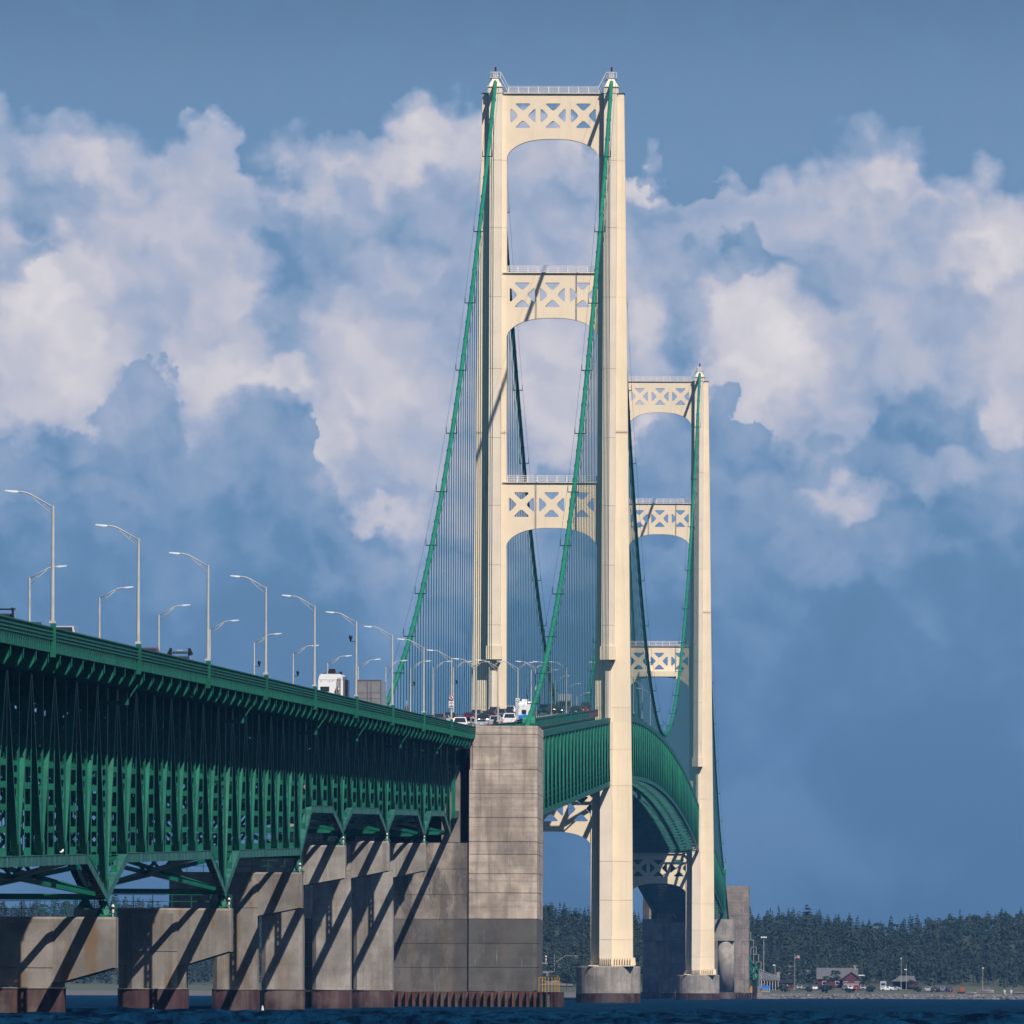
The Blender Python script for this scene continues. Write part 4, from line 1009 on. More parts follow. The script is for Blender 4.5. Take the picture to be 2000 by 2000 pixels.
# ---------------------------------------------------------------- signs on the bridge
def text_part(par, body, x, y, z, size, m):
    cu = bpy.data.curves.new('lettering', 'FONT'); cu.body = body; cu.size = size; cu.align_x = 'CENTER'; cu.align_y = 'CENTER'; cu.extrude = .004
    cu.materials.append(MATS[m]); tmp = bpy.data.objects.new('lettering_curve', cu); COL.objects.link(tmp)
    me = bpy.data.meshes.new_from_object(tmp.evaluated_get(bpy.context.evaluated_depsgraph_get())); me.name = 'lettering'
    bpy.data.objects.remove(tmp); o = bpy.data.objects.new('lettering', me); COL.objects.link(o); o.parent = par
    o.location = (x, y, z); o.rotation_euler = (math.pi / 2, 0, 0); return o
def disc(c, r0, r1, y0, y1, n=28):
    m = MB(); vs = []; fs = []
    for k, (r, y) in enumerate(((r1, y0), (r0, y0), (r0, y1), (r1, y1))):
        vs += [(c[0] + r * math.cos(2 * math.pi * i / n), y, c[1] + r * math.sin(2 * math.pi * i / n)) for i in range(n)]
    for k in range(4):
        a, b = k * n, ((k + 1) % 4) * n
        fs += [(a + i, a + (i + 1) % n, b + (i + 1) % n, b + i) for i in range(n)]
    m.add(vs, fs); return m
o = lampR[8]; yb = o.location.y; zb = o.location.z
t = thing('prohibition_sign', 'white sign with red ring above a white text plate on lamp pole', 'road sign', (XE, yb - .16, zb))
q = 2.55
m = disc((0, q), .02, .31, -.02, .0); part_me = m.mesh('sign_face', 'sign_white'); put('sign_face', part_me, t)
put('red_ring', disc((0, q), .235, .30, -.032, -.022).mesh('red_ring', 'red'), t)
m = MB().beam((-.17, -.03, q + .17), (.17, -.03, q - .17), .05, .01, side=(1, 0, 1)); put('slash', m.mesh('slash', 'red'), t)
m = MB()
for a, b in (((-.1, .17), (-.1, -.17)), ((-.1, .1), (.06, .1)), ((.06, .1), (.06, -.05)), ((.06, -.05), (.16, -.17)), ((-.1, 0), (.06, 0)), ((.02, -.05), (-.04, -.17))): m.beam((a[0], -.04, q + a[1]), (b[0], -.04, q + b[1]), .045, .008, side=(0, 0, 1) if a[1] == b[1] else (1, 0, 0))
put('symbol', m.mesh('symbol', 'black'), t)
m = MB().box(-.30, .30, -.02, 0, q - 1.19, q - .42); put('text_plate', m.mesh('text_plate', 'sign_white'), t)
m = MB()
for zz, w in ((-.56, .26), (-.88, .12), (-1.0, .30), (-1.08, .30)): m.box(-w / 1.3, w / 1.3, -.03, -.021, q + zz - .028, q + zz + .028)
put('print_line', m.mesh('print_line', 'black'), t)
m = MB().box(-.22, .22, -.03, -.021, q - .75, q - .68); put('print_line', m.mesh('print_line', 'red'), t)

o = lampR[11]; yb = o.location.y; zb = o.location.z
t = thing('speed_limit_sign', 'two stacked white speed plates, 45 above and 20 below', 'road sign', (XE, yb - .16, zb))
for q, tx in ((2.62, '45'), (1.80, '20')):
    put('plate', MB().box(-.27, .27, -.02, 0, q - .38, q + .38).mesh('plate', 'sign_white'), t)
    text_part(t, tx, 0, -.035, q - .12, .50, 'black')
    put('print_line', MB().box(-.16, .16, -.03, -.021, q + .25, q + .29).box(-.16, .16, -.03, -.021, q + .16, q + .20).mesh('print_line', 'black'), t)
y = 1716.0
t = thing('cabinet_sign', 'small white framed signal box with dark square, on a post by the block', 'road sign', (8.35, y, rail(y) - .3))
put('post', MB().tube([(0, 0, 0), (0, 0, 1.5)], .06, 6).mesh('post', 'galv'), t)
put('housing', MB().box(-.30, .30, -.10, .10, .72, 1.42).mesh('housing', 'trailer_side'), t); put('screen', MB().box(-.17, .17, -.115, -.102, .86, 1.22).mesh('screen', 'black'), t)
for i, ln_ in ((5, 'dark diamond sign seen almost edge-on, left of the sixth lamp pole'), (7, 'dark diamond sign seen almost edge-on, left of the eighth lamp pole')):
    o = lampR[i]; t = thing('diamond_sign', ln_, 'road sign', (o.location.x - 1.9, o.location.y, rail(o.location.y) - .9))
    put('post', MB().tube([(0, 0, 0), (0, 0, 2.5)], .04, 6).mesh('post', 'galv'), t)
    m = MB().prism([(0, 0, 1.0), (.21, .5, 1.55), (0, 0, 2.1), (-.21, -.5, 1.55)], (.02, -.01, 0)); put('plate', m.mesh('plate', 'sign_back'), t)
    if i == 5: put('upper_plate', MB().box(-.05, .30, -.02, .02, 2.15, 2.6).mesh('upper_plate', 'pale_wall'), t)

# ---------------------------------------------------------------- vehicles
def sect(y, s, zs, b, zb, r, zr): return [(-s, y, zs), (-b, y, zb), (-r, y, zr), (r, y, zr), (b, y, zb), (s, y, zs)]
KINDS = {
 'sedan': ([(-2.35, .80, .38, .84, .86, .76, .93), (-2.2, .86, .30, .91, .95, .80, 1.04), (-1.55, .88, .22, .92, 1.0, .78, 1.10), (-.85, .88, .22, .92, 1.0, .60, 1.43), (.25, .88, .22, .92, .98, .60, 1.46), (1.05, .88, .22, .92, .96, .78, 1.03), (2.05, .86, .24, .90, .80, .80, .90), (2.35, .76, .36, .80, .62, .72, .70)], 4.7, 2, 5),
 'suv': ([(-2.4, .84, .45, .90, 1.0, .78, 1.10), (-2.3, .90, .36, .96, 1.08, .80, 1.2), (-1.95, .92, .30, .97, 1.1, .70, 1.74), (-1.2, .92, .30, .97, 1.1, .70, 1.80), (.3, .92, .30, .97, 1.08, .69, 1.80), (1.0, .92, .30, .97, 1.06, .84, 1.16), (2.15, .90, .32, .95, .96, .86, 1.06), (2.42, .82, .42, .86, .72, .80, .92)], 4.85, 1, 5),
 'pickup': ([(-2.85, .88, .55, .95, 1.06, .93, 1.14), (-2.75, .92, .5, .98, 1.10, .96, 1.16), (-.95, .92, .45, .98, 1.12, .95, 1.18), (-.72, .92, .40, .98, 1.14, .74, 1.86), (-.1, .92, .4, .98, 1.14, .73, 1.92), (.75, .92, .4, .98, 1.12, .73, 1.90), (1.45, .92, .4, .98, 1.12, .86, 1.2), (2.6, .92, .42, .97, 1.06, .90, 1.16), (2.85, .86, .5, .90, .86, .86, 1.02)], 5.7, 2, 6),
}
TYRE = MB().tube([(-.11, 0, 0), (.11, 0, 0)], .36, 14).mesh('tyre', 'rubber')
RIM = MB().tube([(-.12, 0, 0), (.12, 0, 0)], .20, 10).mesh('rim', 'chrome')
def loft_pts(sec): return [sect(*q) for q in sec]
def vehicle(kind, paint, label, group=None, lights='', extras=None, sc=1.0):
    sec, L, gr, gf = KINDS[kind]
    name = {'sedan': 'car', 'suv': 'sport_utility_car', 'pickup': 'pickup_truck'}[kind]
    t = thing(name, label, {'sedan': 'car', 'suv': 'car', 'pickup': 'pickup truck'}[kind], (0, 0, 0), group)
    R = loft_pts(sec); m = MB().loft(R); put('body', m.mesh('body', paint), t)
    def glass(nm, quads, off):
        g = MB()
        for qd in quads:
            p = [V3(v) for v in qd]; c = sum(p, V3()) / 4; n = (p[1] - p[0]).cross(p[3] - p[0]).normalized()
            if n.dot(c - V3((0, 0, .6))) < 0: n = -n
            pin = [c + (v - c) * .86 + n * off for v in p]; g.add(pin + [v - n * .02 for v in pin], ((0, 1, 2, 3), (4, 5, 6, 7), (0, 1, 5, 4), (1, 2, 6, 5), (2, 3, 7, 6), (3, 0, 4, 7)))
        put(nm, g.mesh(nm, 'glass'), t)
    a, b = R[gr], R[gr + 1]; glass('rear_window', [(a[2], a[3], b[3], b[2])], .014)
    e = gf if kind != 'pickup' else gf - 0
    a, b = R[e], R[e - 1]; glass('windshield', [(a[2], a[3], b[3], b[2])], .014)
    for s, i, j in (('l', 1, 2), ('r', 4, 3)):
        qs = [(R[k][i], R[k + 1][i], R[k + 1][j], R[k][j]) for k in range(gr + 1, e - 1)]
        glass('side_window', qs, .014)
    ax = L / 2 - .95
    for y in (-ax, ax):
        for x in (-.84, .84):
            w = put('wheel', TYRE, t, (x, y, .36)); put('rim', RIM, w)
    y0, y1 = sec[0][0], sec[-1][0]; hw = sec[1][3]
    zt = sec[1][4] - .14
    for s in (-1, 1):
        tm = 'brake_on' if 'b' in lights else 'taillight'
        put('taillight', MB().box(s * hw - (.16 if s > 0 else 0.0), s * hw + (.16 if s < 0 else 0.0), y0 - .02, y0 + .14, zt - (.12 if kind == 'sedan' else .26), zt + .04).mesh('taillight', tm), t)
        hm = 'headlight_on' if 'h' in lights else 'amber_on' if 'a' in lights else 'headlight'
        zh = sec[-1][6] - .12
        put('headlight', MB().box(s * .62 - .15, s * .62 + .15, y1 - .16, y1 + .02, zh - .10, zh + .06).mesh('headlight', hm), t)
        put('mirror', MB().box(s * (hw + .02), s * (hw + .22), sec[e][0] - .25, sec[e][0] - .13, sec[e][4] + .02, sec[e][4] + .20).mesh('mirror', paint), t)
    put('bumper', MB().box(-hw + .08, hw - .08, y0 - .07, y0 + .04, .42, .60).mesh('bumper', 'chrome' if kind == 'pickup' else paint), t)
    put('bumper', MB().box(-.78, .78, y1 - .06, y1 + .06, .40, .58).mesh('bumper', 'black' if kind != 'pickup' else 'chrome'), t)
    put('grille', MB().box(-.42, .42, y1 - .05, y1 + .025, .62, sec[-1][6] - .06).mesh('grille', 'black'), t)
    put('number_plate', MB().box(-.16, .16, y0 - .085, y0 - .05, .72 if kind != 'pickup' else .62, .86 if kind != 'pickup' else .76).mesh('number_plate', 'sign_white'), t)
    return t
def sit(t, px, lane, dirn=1, y=None):
    """stand a vehicle in its lane where the photo shows it; px is its place along the road in the chart of the view"""
    Y = y if y is not None else (CAM.x - lane) * FPX / (1736.4 - px)
    sl = math.atan2(road(Y + 2) - road(Y - 2), 4)
    t.location = (lane, Y, road(Y) + .01); t.rotation_euler = (sl if dirn > 0 else -sl, 0, 0 if dirn > 0 else math.pi)
    WL[t.name] = V3(t.location); return t
N1, N2, S1, S2 = 1.9, 5.2, -1.83, -5.3
# near part of the bridge, roofs above the railing
v = vehicle('pickup', 'car_black', 'dark pickup with a ladder rack cut by the left picture edge'); m = MB()
for y in (-2.4, -1.2): m.beam((-.8, y, 1.1), (-.8, y, 2.15), .07, .07); m.beam((.8, y, 1.1), (.8, y, 2.15), .07, .07); m.beam((-.85, y, 2.15), (.85, y, 2.15), .08, .08)
for x in (-.8, .8): m.beam((x, -2.7, 2.2), (x, .6, 2.2), .08, .08)
put('ladder_rack', m.mesh('ladder_rack', 'black'), v); sit(v, 2, N2)
sit(vehicle('suv', 'car_black', 'dark car roof barely showing over the railing left of the first lamp'), 60, N2)
v = vehicle('suv', 'car_silver', 'silver car roof over the railing just right of the first lamp'); v.scale = (1, 1, 1.16); sit(v, 126, N2)
v = vehicle('suv', 'car_maroon', 'maroon car roof over the railing between second and third lamps'); v.scale = (1, 1, 1.1); sit(v, 291, N2)
v = vehicle('suv', 'car_black', 'black off-road car with a light bar and roof carriers near third lamp'); m = MB()
for s in (-1, 1):
    m.prism([(s * .62, -1.2, 1.80), (s * 1.0, -1.2, 1.95), (s * .78, -1.2, 2.42), (s * .64, -1.2, 2.38)], (0, .5, 0)); m.tube([(s * .86, -1.3, 2.0), (s * .86, -.6, 2.0)], .13, 8)
m.box(-.75, .75, -1.1, -.9, 1.98, 2.14); put('roof_carrier', m.mesh('roof_carrier', 'black'), v)
m = MB()
for i in range(7): m.box(-.62 + i * .19, -.54 + i * .19, -1.12, -1.10, 2.02, 2.09)
put('marker_light', m.mesh('marker_light', 'chrome'), v); put('light_bar', MB().box(-.25, .25, -1.05, -.95, 2.22, 2.27).mesh('light_bar', 'galv'), v); v.scale = (1, 1, 1.05); sit(v, 353, N2)

t = thing('camper_trailer', 'tall white camper with rear window and roof ladder, on the approach', 'camper')
W_ = 1.22
prof = [(-W_, .7), (W_, .7), (W_, 3.05), (W_ - .14, 3.55), (W_ - .3, 3.66), (-W_ + .3, 3.66), (-W_ + .14, 3.55), (-W_, 3.05)]
put('body', MB().prism([(x, -4.4, z) for x, z in prof], (0, 9.2, 0)).mesh('body', 'car_white'), t)
put('rear_window', MB().box(-1.0, -.12, -4.43, -4.39, 1.95, 2.42).mesh('rear_window', 'glass'), t)
put('trim_line', MB().box(-W_, W_, -4.42, -4.39, 3.08, 3.11).mesh('trim_line', 'galv'), t)
m = MB()
for x in (.72, .98): m.beam((x, -4.5, 1.0), (x, -4.5, 3.3), .04, .04)
for i in range(7): m.beam((.72, -4.5, 1.15 + i * .34), (.98, -4.5, 1.15 + i * .34), .05, .05)
put('ladder', m.mesh('ladder', 'car_grey'), t)
m = MB().box(-.3, .42, -3.2, -2.2, 3.66, 4.02); put('air_conditioner', m.mesh('air_conditioner', 'black'), t); put('air_conditioner', MB().box(-.28, .3, -1.2, -.4, 3.66, 4.2).mesh('air_conditioner', 'black'), t)
put('roof_vent', MB().box(.78, 1.05, -2.6, -2.0, 3.6, 3.9).box(.5, .82, -4.3, -3.9, 3.5, 3.74).box(-.8, -.5, -3.8, -3.2, 3.66, 3.76).mesh('roof_vent', 'black'), t)
put('awning', MB().box(W_, W_ + .16, -4.2, 2.0, 1.0, 3.4).mesh('awning', 'car_grey'), t); put('slide_out', MB().box(W_, W_ + .42, -2.6, 1.5, 1.0, 3.1).mesh('slide_out', 'car_black'), t)
m = MB()
for x in (-.95, -.1, .2, .95): m.box(x - .05, x + .05, -4.43, -4.39, 2.93, 2.98)
put('marker_light', m.mesh('marker_light', 'red_dark'), t)
put('bumper', MB().box(-1.2, 1.2, -4.6, -4.4, .5, .68).mesh('bumper', 'black'), t)
for y in (-1.4, -.5):
    for x in (-1.05, 1.05): put('rim', RIM, put('wheel', TYRE, t, (x, y, .36)))
for s in (-1, 1): put('taillight', MB().box(s * 1.05 - .09, s * 1.05 + .09, -4.43, -4.39, .85, 1.15).mesh('taillight', 'taillight'), t)
sit(t, 650, N2)

t = thing('box_trailer', 'grey box trailer with double rear doors, ahead of the white camper', 'trailer')
put('body', MB().box(-1.27, 1.27, -6.8, 6.8, 1.15, 4.12).mesh('body', 'trailer_side'), t)
put('rear_frame', MB().box(-1.28, 1.28, -6.86, -6.80, 4.02, 4.15).box(-1.28, -1.2, -6.86, -6.8, 1.1, 4.02).box(1.2, 1.28, -6.86, -6.8, 1.1, 4.02).box(-1.28, 1.28, -6.86, -6.8, 1.0, 1.15).mesh('rear_frame', 'sign_back'), t)
for s in (-1, 1):
    dmat = 'trailer'; put('rear_door', MB().box(min(.02 * s, 1.19 * s), max(.02 * s, 1.19 * s), -6.84, -6.80, 1.16, 4.0).mesh('rear_door', dmat), t)
    put('lock_bar', MB().tube([(.20 * s, -6.87, 1.2), (.20 * s, -6.87, 3.98)], .025, 6).mesh('lock_bar', 'sign_back'), t)
put('seam', MB().box(-1.19, 1.19, -6.855, -6.842, 2.75, 2.79).box(-1.19, 1.19, -6.855, -6.842, 2.15, 2.18).mesh('seam', 'sign_back'), t)
put('reflector_strip', MB().box(.5, .9, -6.87, -6.85, 1.42, 1.5).box(-.9, -.5, -6.87, -6.85, 1.42, 1.5).mesh('reflector_strip', 'red'), t)
put('tractor', MB().box(-1.2, 1.2, 7.2, 9.4, .6, 3.2).box(-1.1, 1.1, 9.4, 10.6, .6, 1.9).mesh('tractor', 'car_blue'), t)
for y in (-5.6, -4.3, 7.8, 9.9):
    for x in (-1.05, 1.05): put('rim', RIM, put('wheel', TYRE, t, (x, y, .48), scale=(1.6, 1.35, 1.35)))
sit(t, 727, N2)
# queue over the anchor block, driving away
QA = 'cars queueing over the anchor block'
sit(vehicle('pickup', 'car_white', 'white pickup seen from behind, left end of the queue', QA, ''), 900.4, 4.0)
sit(vehicle('sedan', 'car_silver', 'silver saloon seen from behind beside the small signal box', QA, ''), 942.5, 4.4)
v = vehicle('suv', 'car_silver', 'silver off-road car with a spare wheel, behind a lamp pole', QA, ''); put('spare_wheel', TYRE, v, (.15, -2.52, 1.0), rot=(0, 0, math.pi / 2)); sit(v, 969.5, 5.0)
sit(vehicle('pickup', 'car_white', 'white pickup with a lit red tail lamp beside the camper', QA, 'b'), 997, 5.2)
t = thing('camper_trailer', 'white camper with a bright blue cover over its lower back', 'camper')
put('body', MB().loft([[(x, -3.6, z) for x, z in ((-1.15, .7), (1.15, .7), (1.12, 2.2), (.9, 2.95), (-.9, 2.95), (-1.12, 2.2))], [(x, -2.8, z) for x, z in ((-1.2, .6), (1.2, .6), (1.2, 2.6), (.95, 3.35), (-.95, 3.35), (-1.2, 2.6))], [(x, 3.5, z) for x, z in ((-1.2, .6), (1.2, .6), (1.2, 2.6), (.95, 3.4), (-.95, 3.4), (-1.2, 2.6))]]).mesh('body', 'car_white'), t)
put('rear_window', MB().box(-.30, .36, -3.66, -3.58, 1.55, 2.15).mesh('rear_window', 'glass'), t)
put('cover', MB().loft([[(x, -3.9, z) for x, z in ((-1.1, .75), (1.1, .75), (1.0, 1.15), (0.3, 1.32), (-.9, 1.2))], [(x, -3.55, z) for x, z in ((-1.17, .7), (1.17, .7), (1.1, 1.3), (.3, 1.5), (-1.0, 1.38))]]).mesh('cover', 'tarp'), t)
put('air_conditioner', MB().box(-.35, .6, -2.4, -1.5, 3.38, 3.75).mesh('air_conditioner', 'car_white'), t)
m = MB()
for x in (-.35, 0, .35): m.box(x - .05, x + .05, -3.45, -3.3, 2.72, 2.8)
put('marker_light', m.mesh('marker_light', 'red_dark'), t); put('bumper', MB().box(-1.0, 1.0, -3.8, -3.5, .45, .65).mesh('bumper', 'black'), t)
for x in (-1.0, 1.0): put('rim', RIM, put('wheel', TYRE, t, (x, -.6, .36)))
sit(t, 1026, 5.2)
# oncoming and further traffic
QO = 'oncoming cars near the nearer tower'
sit(vehicle('suv', 'car_blue', 'dark blue car oncoming, farthest left of the oncoming queue', QO), 838, S2, -1)
sit(vehicle('suv', 'car_grey', 'grey oncoming car with a bright headlamp, second from left', QO, 'h'), 859, S2, -1)
sit(vehicle('suv', 'car_black', 'black oncoming car with amber lamps left of the white pickup', QO, 'a'), 881, S2, -1)
sit(vehicle('sedan', 'car_maroon', 'dark maroon oncoming car half hidden right of the white pickup', QO, 'h'), 918, S2, -1)
sit(vehicle('sedan', 'car_black', 'black oncoming saloon just above the silver saloon', QO, 'h'), 946, S1, -1)
sit(vehicle('suv', 'car_maroon', 'maroon oncoming car with amber lamp above the black saloon', QO, 'a'), 957, S1, -1)
sit(vehicle('pickup', 'car_grey', 'large dark grey oncoming pickup standing above the off-road car', QO), 979, S1, -1)
sit(vehicle('suv', 'car_blue', 'dark blue oncoming car right of the large grey pickup', QO), 994, S1, -1)
sit(vehicle('suv', 'car_white', 'white oncoming car peeping out behind the dark blue one', QO), 998, S2, -1)
sit(vehicle('suv', 'car_silver', 'silver oncoming car right of the sloping cable', QO), 1064, S1, -1)
sit(vehicle('suv', 'car_black', 'black oncoming car with one amber lamp right of the cable', QO, 'a'), 1078, S1, -1)
sit(vehicle('sedan', 'car_black', 'small black oncoming car with a very bright headlamp', QO, 'h'), 1093, S1 + 1, -1)
t = thing('box_truck', 'pale grey box truck far up the road below the cables', 'truck')
put('cargo_box', MB().box(-1.25, 1.25, -4, 3, .9, 3.9).mesh('cargo_box', 'trailer_side'), t); put('cab', MB().box(-1.1, 1.1, 3.05, 4.8, .6, 2.6).mesh('cab', 'car_grey'), t); put('windshield', MB().box(-.95, .95, 4.78, 4.82, 1.6, 2.4).mesh('windshield', 'glass'), t)
for y in (-2.5, 3.8):
    for x in (-1.0, 1.0): put('rim', RIM, put('wheel', TYRE, t, (x, y, .45), scale=(1.3, 1.25, 1.25)))
sit(t, 1106, S1, -1)
sit(vehicle('sedan', 'car_silver', 'silver oncoming saloon just left of the ringed sign pole', QO, 'h'), 870, S2, -1)
sit(vehicle('suv', 'car_grey', 'grey oncoming car behind the signal box', QO), 931, S2, -1)
sit(vehicle('pickup', 'car_black', 'black oncoming pickup above the off-road car, left of the grey one', QO), 968, S2, -1)
sit(vehicle('suv', 'car_grey', 'grey oncoming car peeping out left of the blue covered camper', QO), 1008, S2, -1)
QN = 'cars driving away near the nearer tower'
sit(vehicle('suv', 'car_black', 'black car driving away left of the red one by the tower', QN), 1127, 5.2)
sit(vehicle('sedan', 'car_red', 'red car driving away behind the maroon railing', QN, 'b'), 1141, 5.2)
v = vehicle('suv', 'car_black', 'tall black van ahead of the red car by the tower', QN); v.scale = (1, 1, 1.2); sit(v, 1146, 4.0)

# ---------------------------------------------------------------- water
def water():
    c0 = math.atan2(-CAM.x, 1) * 0 - 0.0274          # middle of the view, radians from +Y
    fine = np.radians(np.arange(-4.6, 4.6, 0.021)) + c0
    coarse = np.radians(np.concatenate([np.arange(4.6, 180, 6.0), np.arange(-180, -4.6, 6.0)])) + c0
    az = np.sort(np.concatenate([fine, coarse])); az = az[np.concatenate([[True], np.diff(az) > 1e-4])]
    r = [6.0]
    while r[-1] < 7600:
        k = 1.18 if r[-1] < 380 else 1.0017 if r[-1] < 1100 else 1.0035 if r[-1] < 2600 else 1.008 if r[-1] < 5200 else 1.15
        r.append(r[-1] * k)
    r[-1] = 8800.0; r = np.array(r); Rr, A = np.meshgrid(r, az, indexing='ij')
    x = CAM.x + Rr * np.sin(A); y = Rr * np.cos(A); z = np.zeros_like(x)
    g = np.random.default_rng(3)
    dr = np.gradient(r)[:, None]
    for i in range(34):
        lam = 1.1 * 1.09 ** i if i < 28 else g.uniform(3, 9)
        th = math.radians(200) + g.normal(0, .55); k = 2 * math.pi / lam
        amp = 0.021 * min(lam, 7.0) ** 0.95 * g.uniform(.6, 1.2); ph = g.uniform(0, 6.28)
        if lam > 4.5: amp *= (4.5 / lam) ** 1.2
        amp *= 1.5
        w = np.clip((lam / (np.maximum(dr, Rr * 0.00037) * 2.6)) - .8, 0, 1)
        a = k * (x * math.sin(th) + y * math.cos(th)) + ph
        z += amp * w * (np.abs(np.sin(a * .5)) * -2 + 1.27 if i % 2 else np.sin(a))
    z *= np.clip((Rr - 60) / 300, 0, 1) * np.clip((9000 - Rr) / 3000, 0, 1)
    nr, na = x.shape; V = np.stack([x, y, z], -1).reshape(-1, 3)
    i, j = np.meshgrid(np.arange(nr - 1), np.arange(na), indexing='ij'); j2 = (j + 1) % na
    F = np.stack([i * na + j, i * na + j2, (i + 1) * na + j2, (i + 1) * na + j], -1).reshape(-1, 4)
    me = bpy.data.meshes.new('water'); me.vertices.add(len(V)); me.vertices.foreach_set('co', V.astype(np.float32).ravel())
    me.loops.add(F.size); me.loops.foreach_set('vertex_index', F.astype(np.int32).ravel())
    me.polygons.add(len(F)); me.polygons.foreach_set('loop_start', np.arange(0, F.size, 4, dtype=np.int32)); me.polygons.foreach_set('loop_total', np.full(len(F), 4, dtype=np.int32))
    me.polygons.foreach_set('use_smooth', np.ones(len(F), dtype=bool)); me.update(calc_edges=True)
    m = bpy.data.materials.new('water'); m.use_nodes = True; t = NT(m.node_tree); bs = t.n['Principled BSDF']
    geo = t.node('ShaderNodeNewGeometry').outputs['Position']
    n = t.m('ADD', t.m('MULTIPLY', t.noise(t.vm('MULTIPLY', geo, (.75, .05, .3)), 1.0, 5.0, .65), .7), t.m('MULTIPLY', t.noise(t.vm('MULTIPLY', geo, (.10, .028, .1)), 1.0, 3.0, .6), .3))
    foam = t.noise(t.vm('MULTIPLY', geo, (.55, .20, .3)), 1.0, 4.0, .7)
    base = t.mix(t.step(n, .40, .60), (.0006, .0035, .014, 1), (.003, .030, .075, 1))
    base = t.mix(t.step(foam, .70, .75, 0, .8), base, (.45, .48, .5, 1))
    b = t.node('ShaderNodeBump'); b.inputs['Strength'].default_value = 1.0; b.inputs['Distance'].default_value = .5
    t.put(b.inputs['Height'], t.noise(t.vm('MULTIPLY', geo, (1.0, .40, 1)), 1.4, 6.0, .68))
    t.n.remove(bs); df = t.node('ShaderNodeBsdfDiffuse'); t.put(df.inputs['Color'], base); t.l.new(b.outputs[0], df.inputs['Normal'])
    gl = t.node('ShaderNodeBsdfGlossy'); gl.inputs['Roughness'].default_value = .30; gl.inputs['Color'].default_value = (.35, .75, 1, 1); t.l.new(b.outputs[0], gl.inputs['Normal'])
    fr = t.node('ShaderNodeFresnel'); fr.inputs['IOR'].default_value = 1.33; t.l.new(b.outputs[0], fr.inputs['Normal'])
    mx = t.node('ShaderNodeMixShader'); t.put(mx.inputs[0], t.m('MULTIPLY_ADD', fr.outputs[0], .075, .002)); t.l.new(df.outputs[0], mx.inputs[1]); t.l.new(gl.outputs[0], mx.inputs[2])
    t.l.new(mx.outputs[0], t.n['Material Output'].inputs['Surface'])
    me.materials.append(m); o = bpy.data.objects.new('water', me); COL.objects.link(o); o['kind'] = 'structure'
water()

# ---------------------------------------------------------------- far shore
def sm(a, b, v):
    q = np.clip((v - a) / (b - a), 0, 1); return q * q * (3 - 2 * q)
def shore_y(X): return 4720 + 170 * (1 - sm(-38, 4, X)) + 330 * (1 - sm(-150, -70, X)) + 2.5 * np.sin(X * .21) + 1.5 * np.sin(X * .53 + 1)
SKX = [-400, -110, -75, -40, 0, 9, 33, 50, 63, 80, 93, 113, 150, 300]; SKZ = [33, 30, 28, 26, 27.5, 24, 25.5, 22.5, 21.5, 22.5, 24.5, 27.5, 28, 28]
def ground(X, Y):
    d = Y - shore_y(X); G = np.interp(X, SKX, SKZ)
    z = np.where(d < 0, -2.5 + 0 * d, np.interp(d, [0, 3, 9, 14, 95, 125], [-.6, .6, 1.75, 1.9, 3.55, 4.0]))
    far = np.clip((d - 118) / 520, 0, 1)
    return z + (G - 4.0) * (0.55 * far + .45 * sm(0, 1, far)) + np.where(d > 120, 1.1 * np.sin(X * .09 + Y * .013) * np.clip((d - 120) / 120, 0, 1), 0)
def terrain():
    xs = np.concatenate([np.arange(-2400, -420, 60.0), np.arange(-420, 330, 3.0), np.arange(330, 2400, 60.0)]); ys = np.concatenate([np.arange(4690, 4900, 3.0), np.arange(4900, 6200, 15.0)])
    X, Y = np.meshgrid(xs, ys, indexing='ij'); Z = ground(X, Y)
    n, k = X.shape; V = np.stack([X, Y, Z], -1).reshape(-1, 3); i, j = np.meshgrid(np.arange(n - 1), np.arange(k - 1), indexing='ij')
    F = np.stack([i * k + j, (i + 1) * k + j, (i + 1) * k + j + 1, i * k + j + 1], -1).reshape(-1, 4)
    me = bpy.data.meshes.new('hills'); me.from_pydata(V.tolist(), [], F.tolist()); me.polygons.foreach_set('use_smooth', [True] * len(F))
    m = bpy.data.materials.new('shore_ground'); m.use_nodes = True; t = NT(m.node_tree); bs = t.n['Principled BSDF']
    g = t.node('ShaderNodeNewGeometry').outputs['Position']; x, y, z = t.sep(g)
    nz = t.noise(g, .12, 5, .6)
    zz = t.m('ADD', z, t.m('MULTIPLY', t.m('SUBTRACT', nz, .5), .8))
    grass = t.mix(t.step(nz, .38, .66), (.045, .060, .028, 1), (.068, .066, .040, 1))
    c = t.mix(t.step(zz, 1.7, 1.95), (.085, .078, .08, 1), grass)
    c = t.mix(t.step(zz, 4.0, 5.0), c, (.03, .042, .02, 1))
    t.put(bs.inputs['Base Color'], c); bs.inputs['Roughness'].default_value = .95
    me.materials.append(m); o = bpy.data.objects.new('hills', me); COL.objects.link(o); o['kind'] = 'structure'
terrain()
gz = lambda x, y: float(ground(np.array([x]), np.array([y]))[0])
sy = lambda x: float(shore_y(np.array([x]))[0])

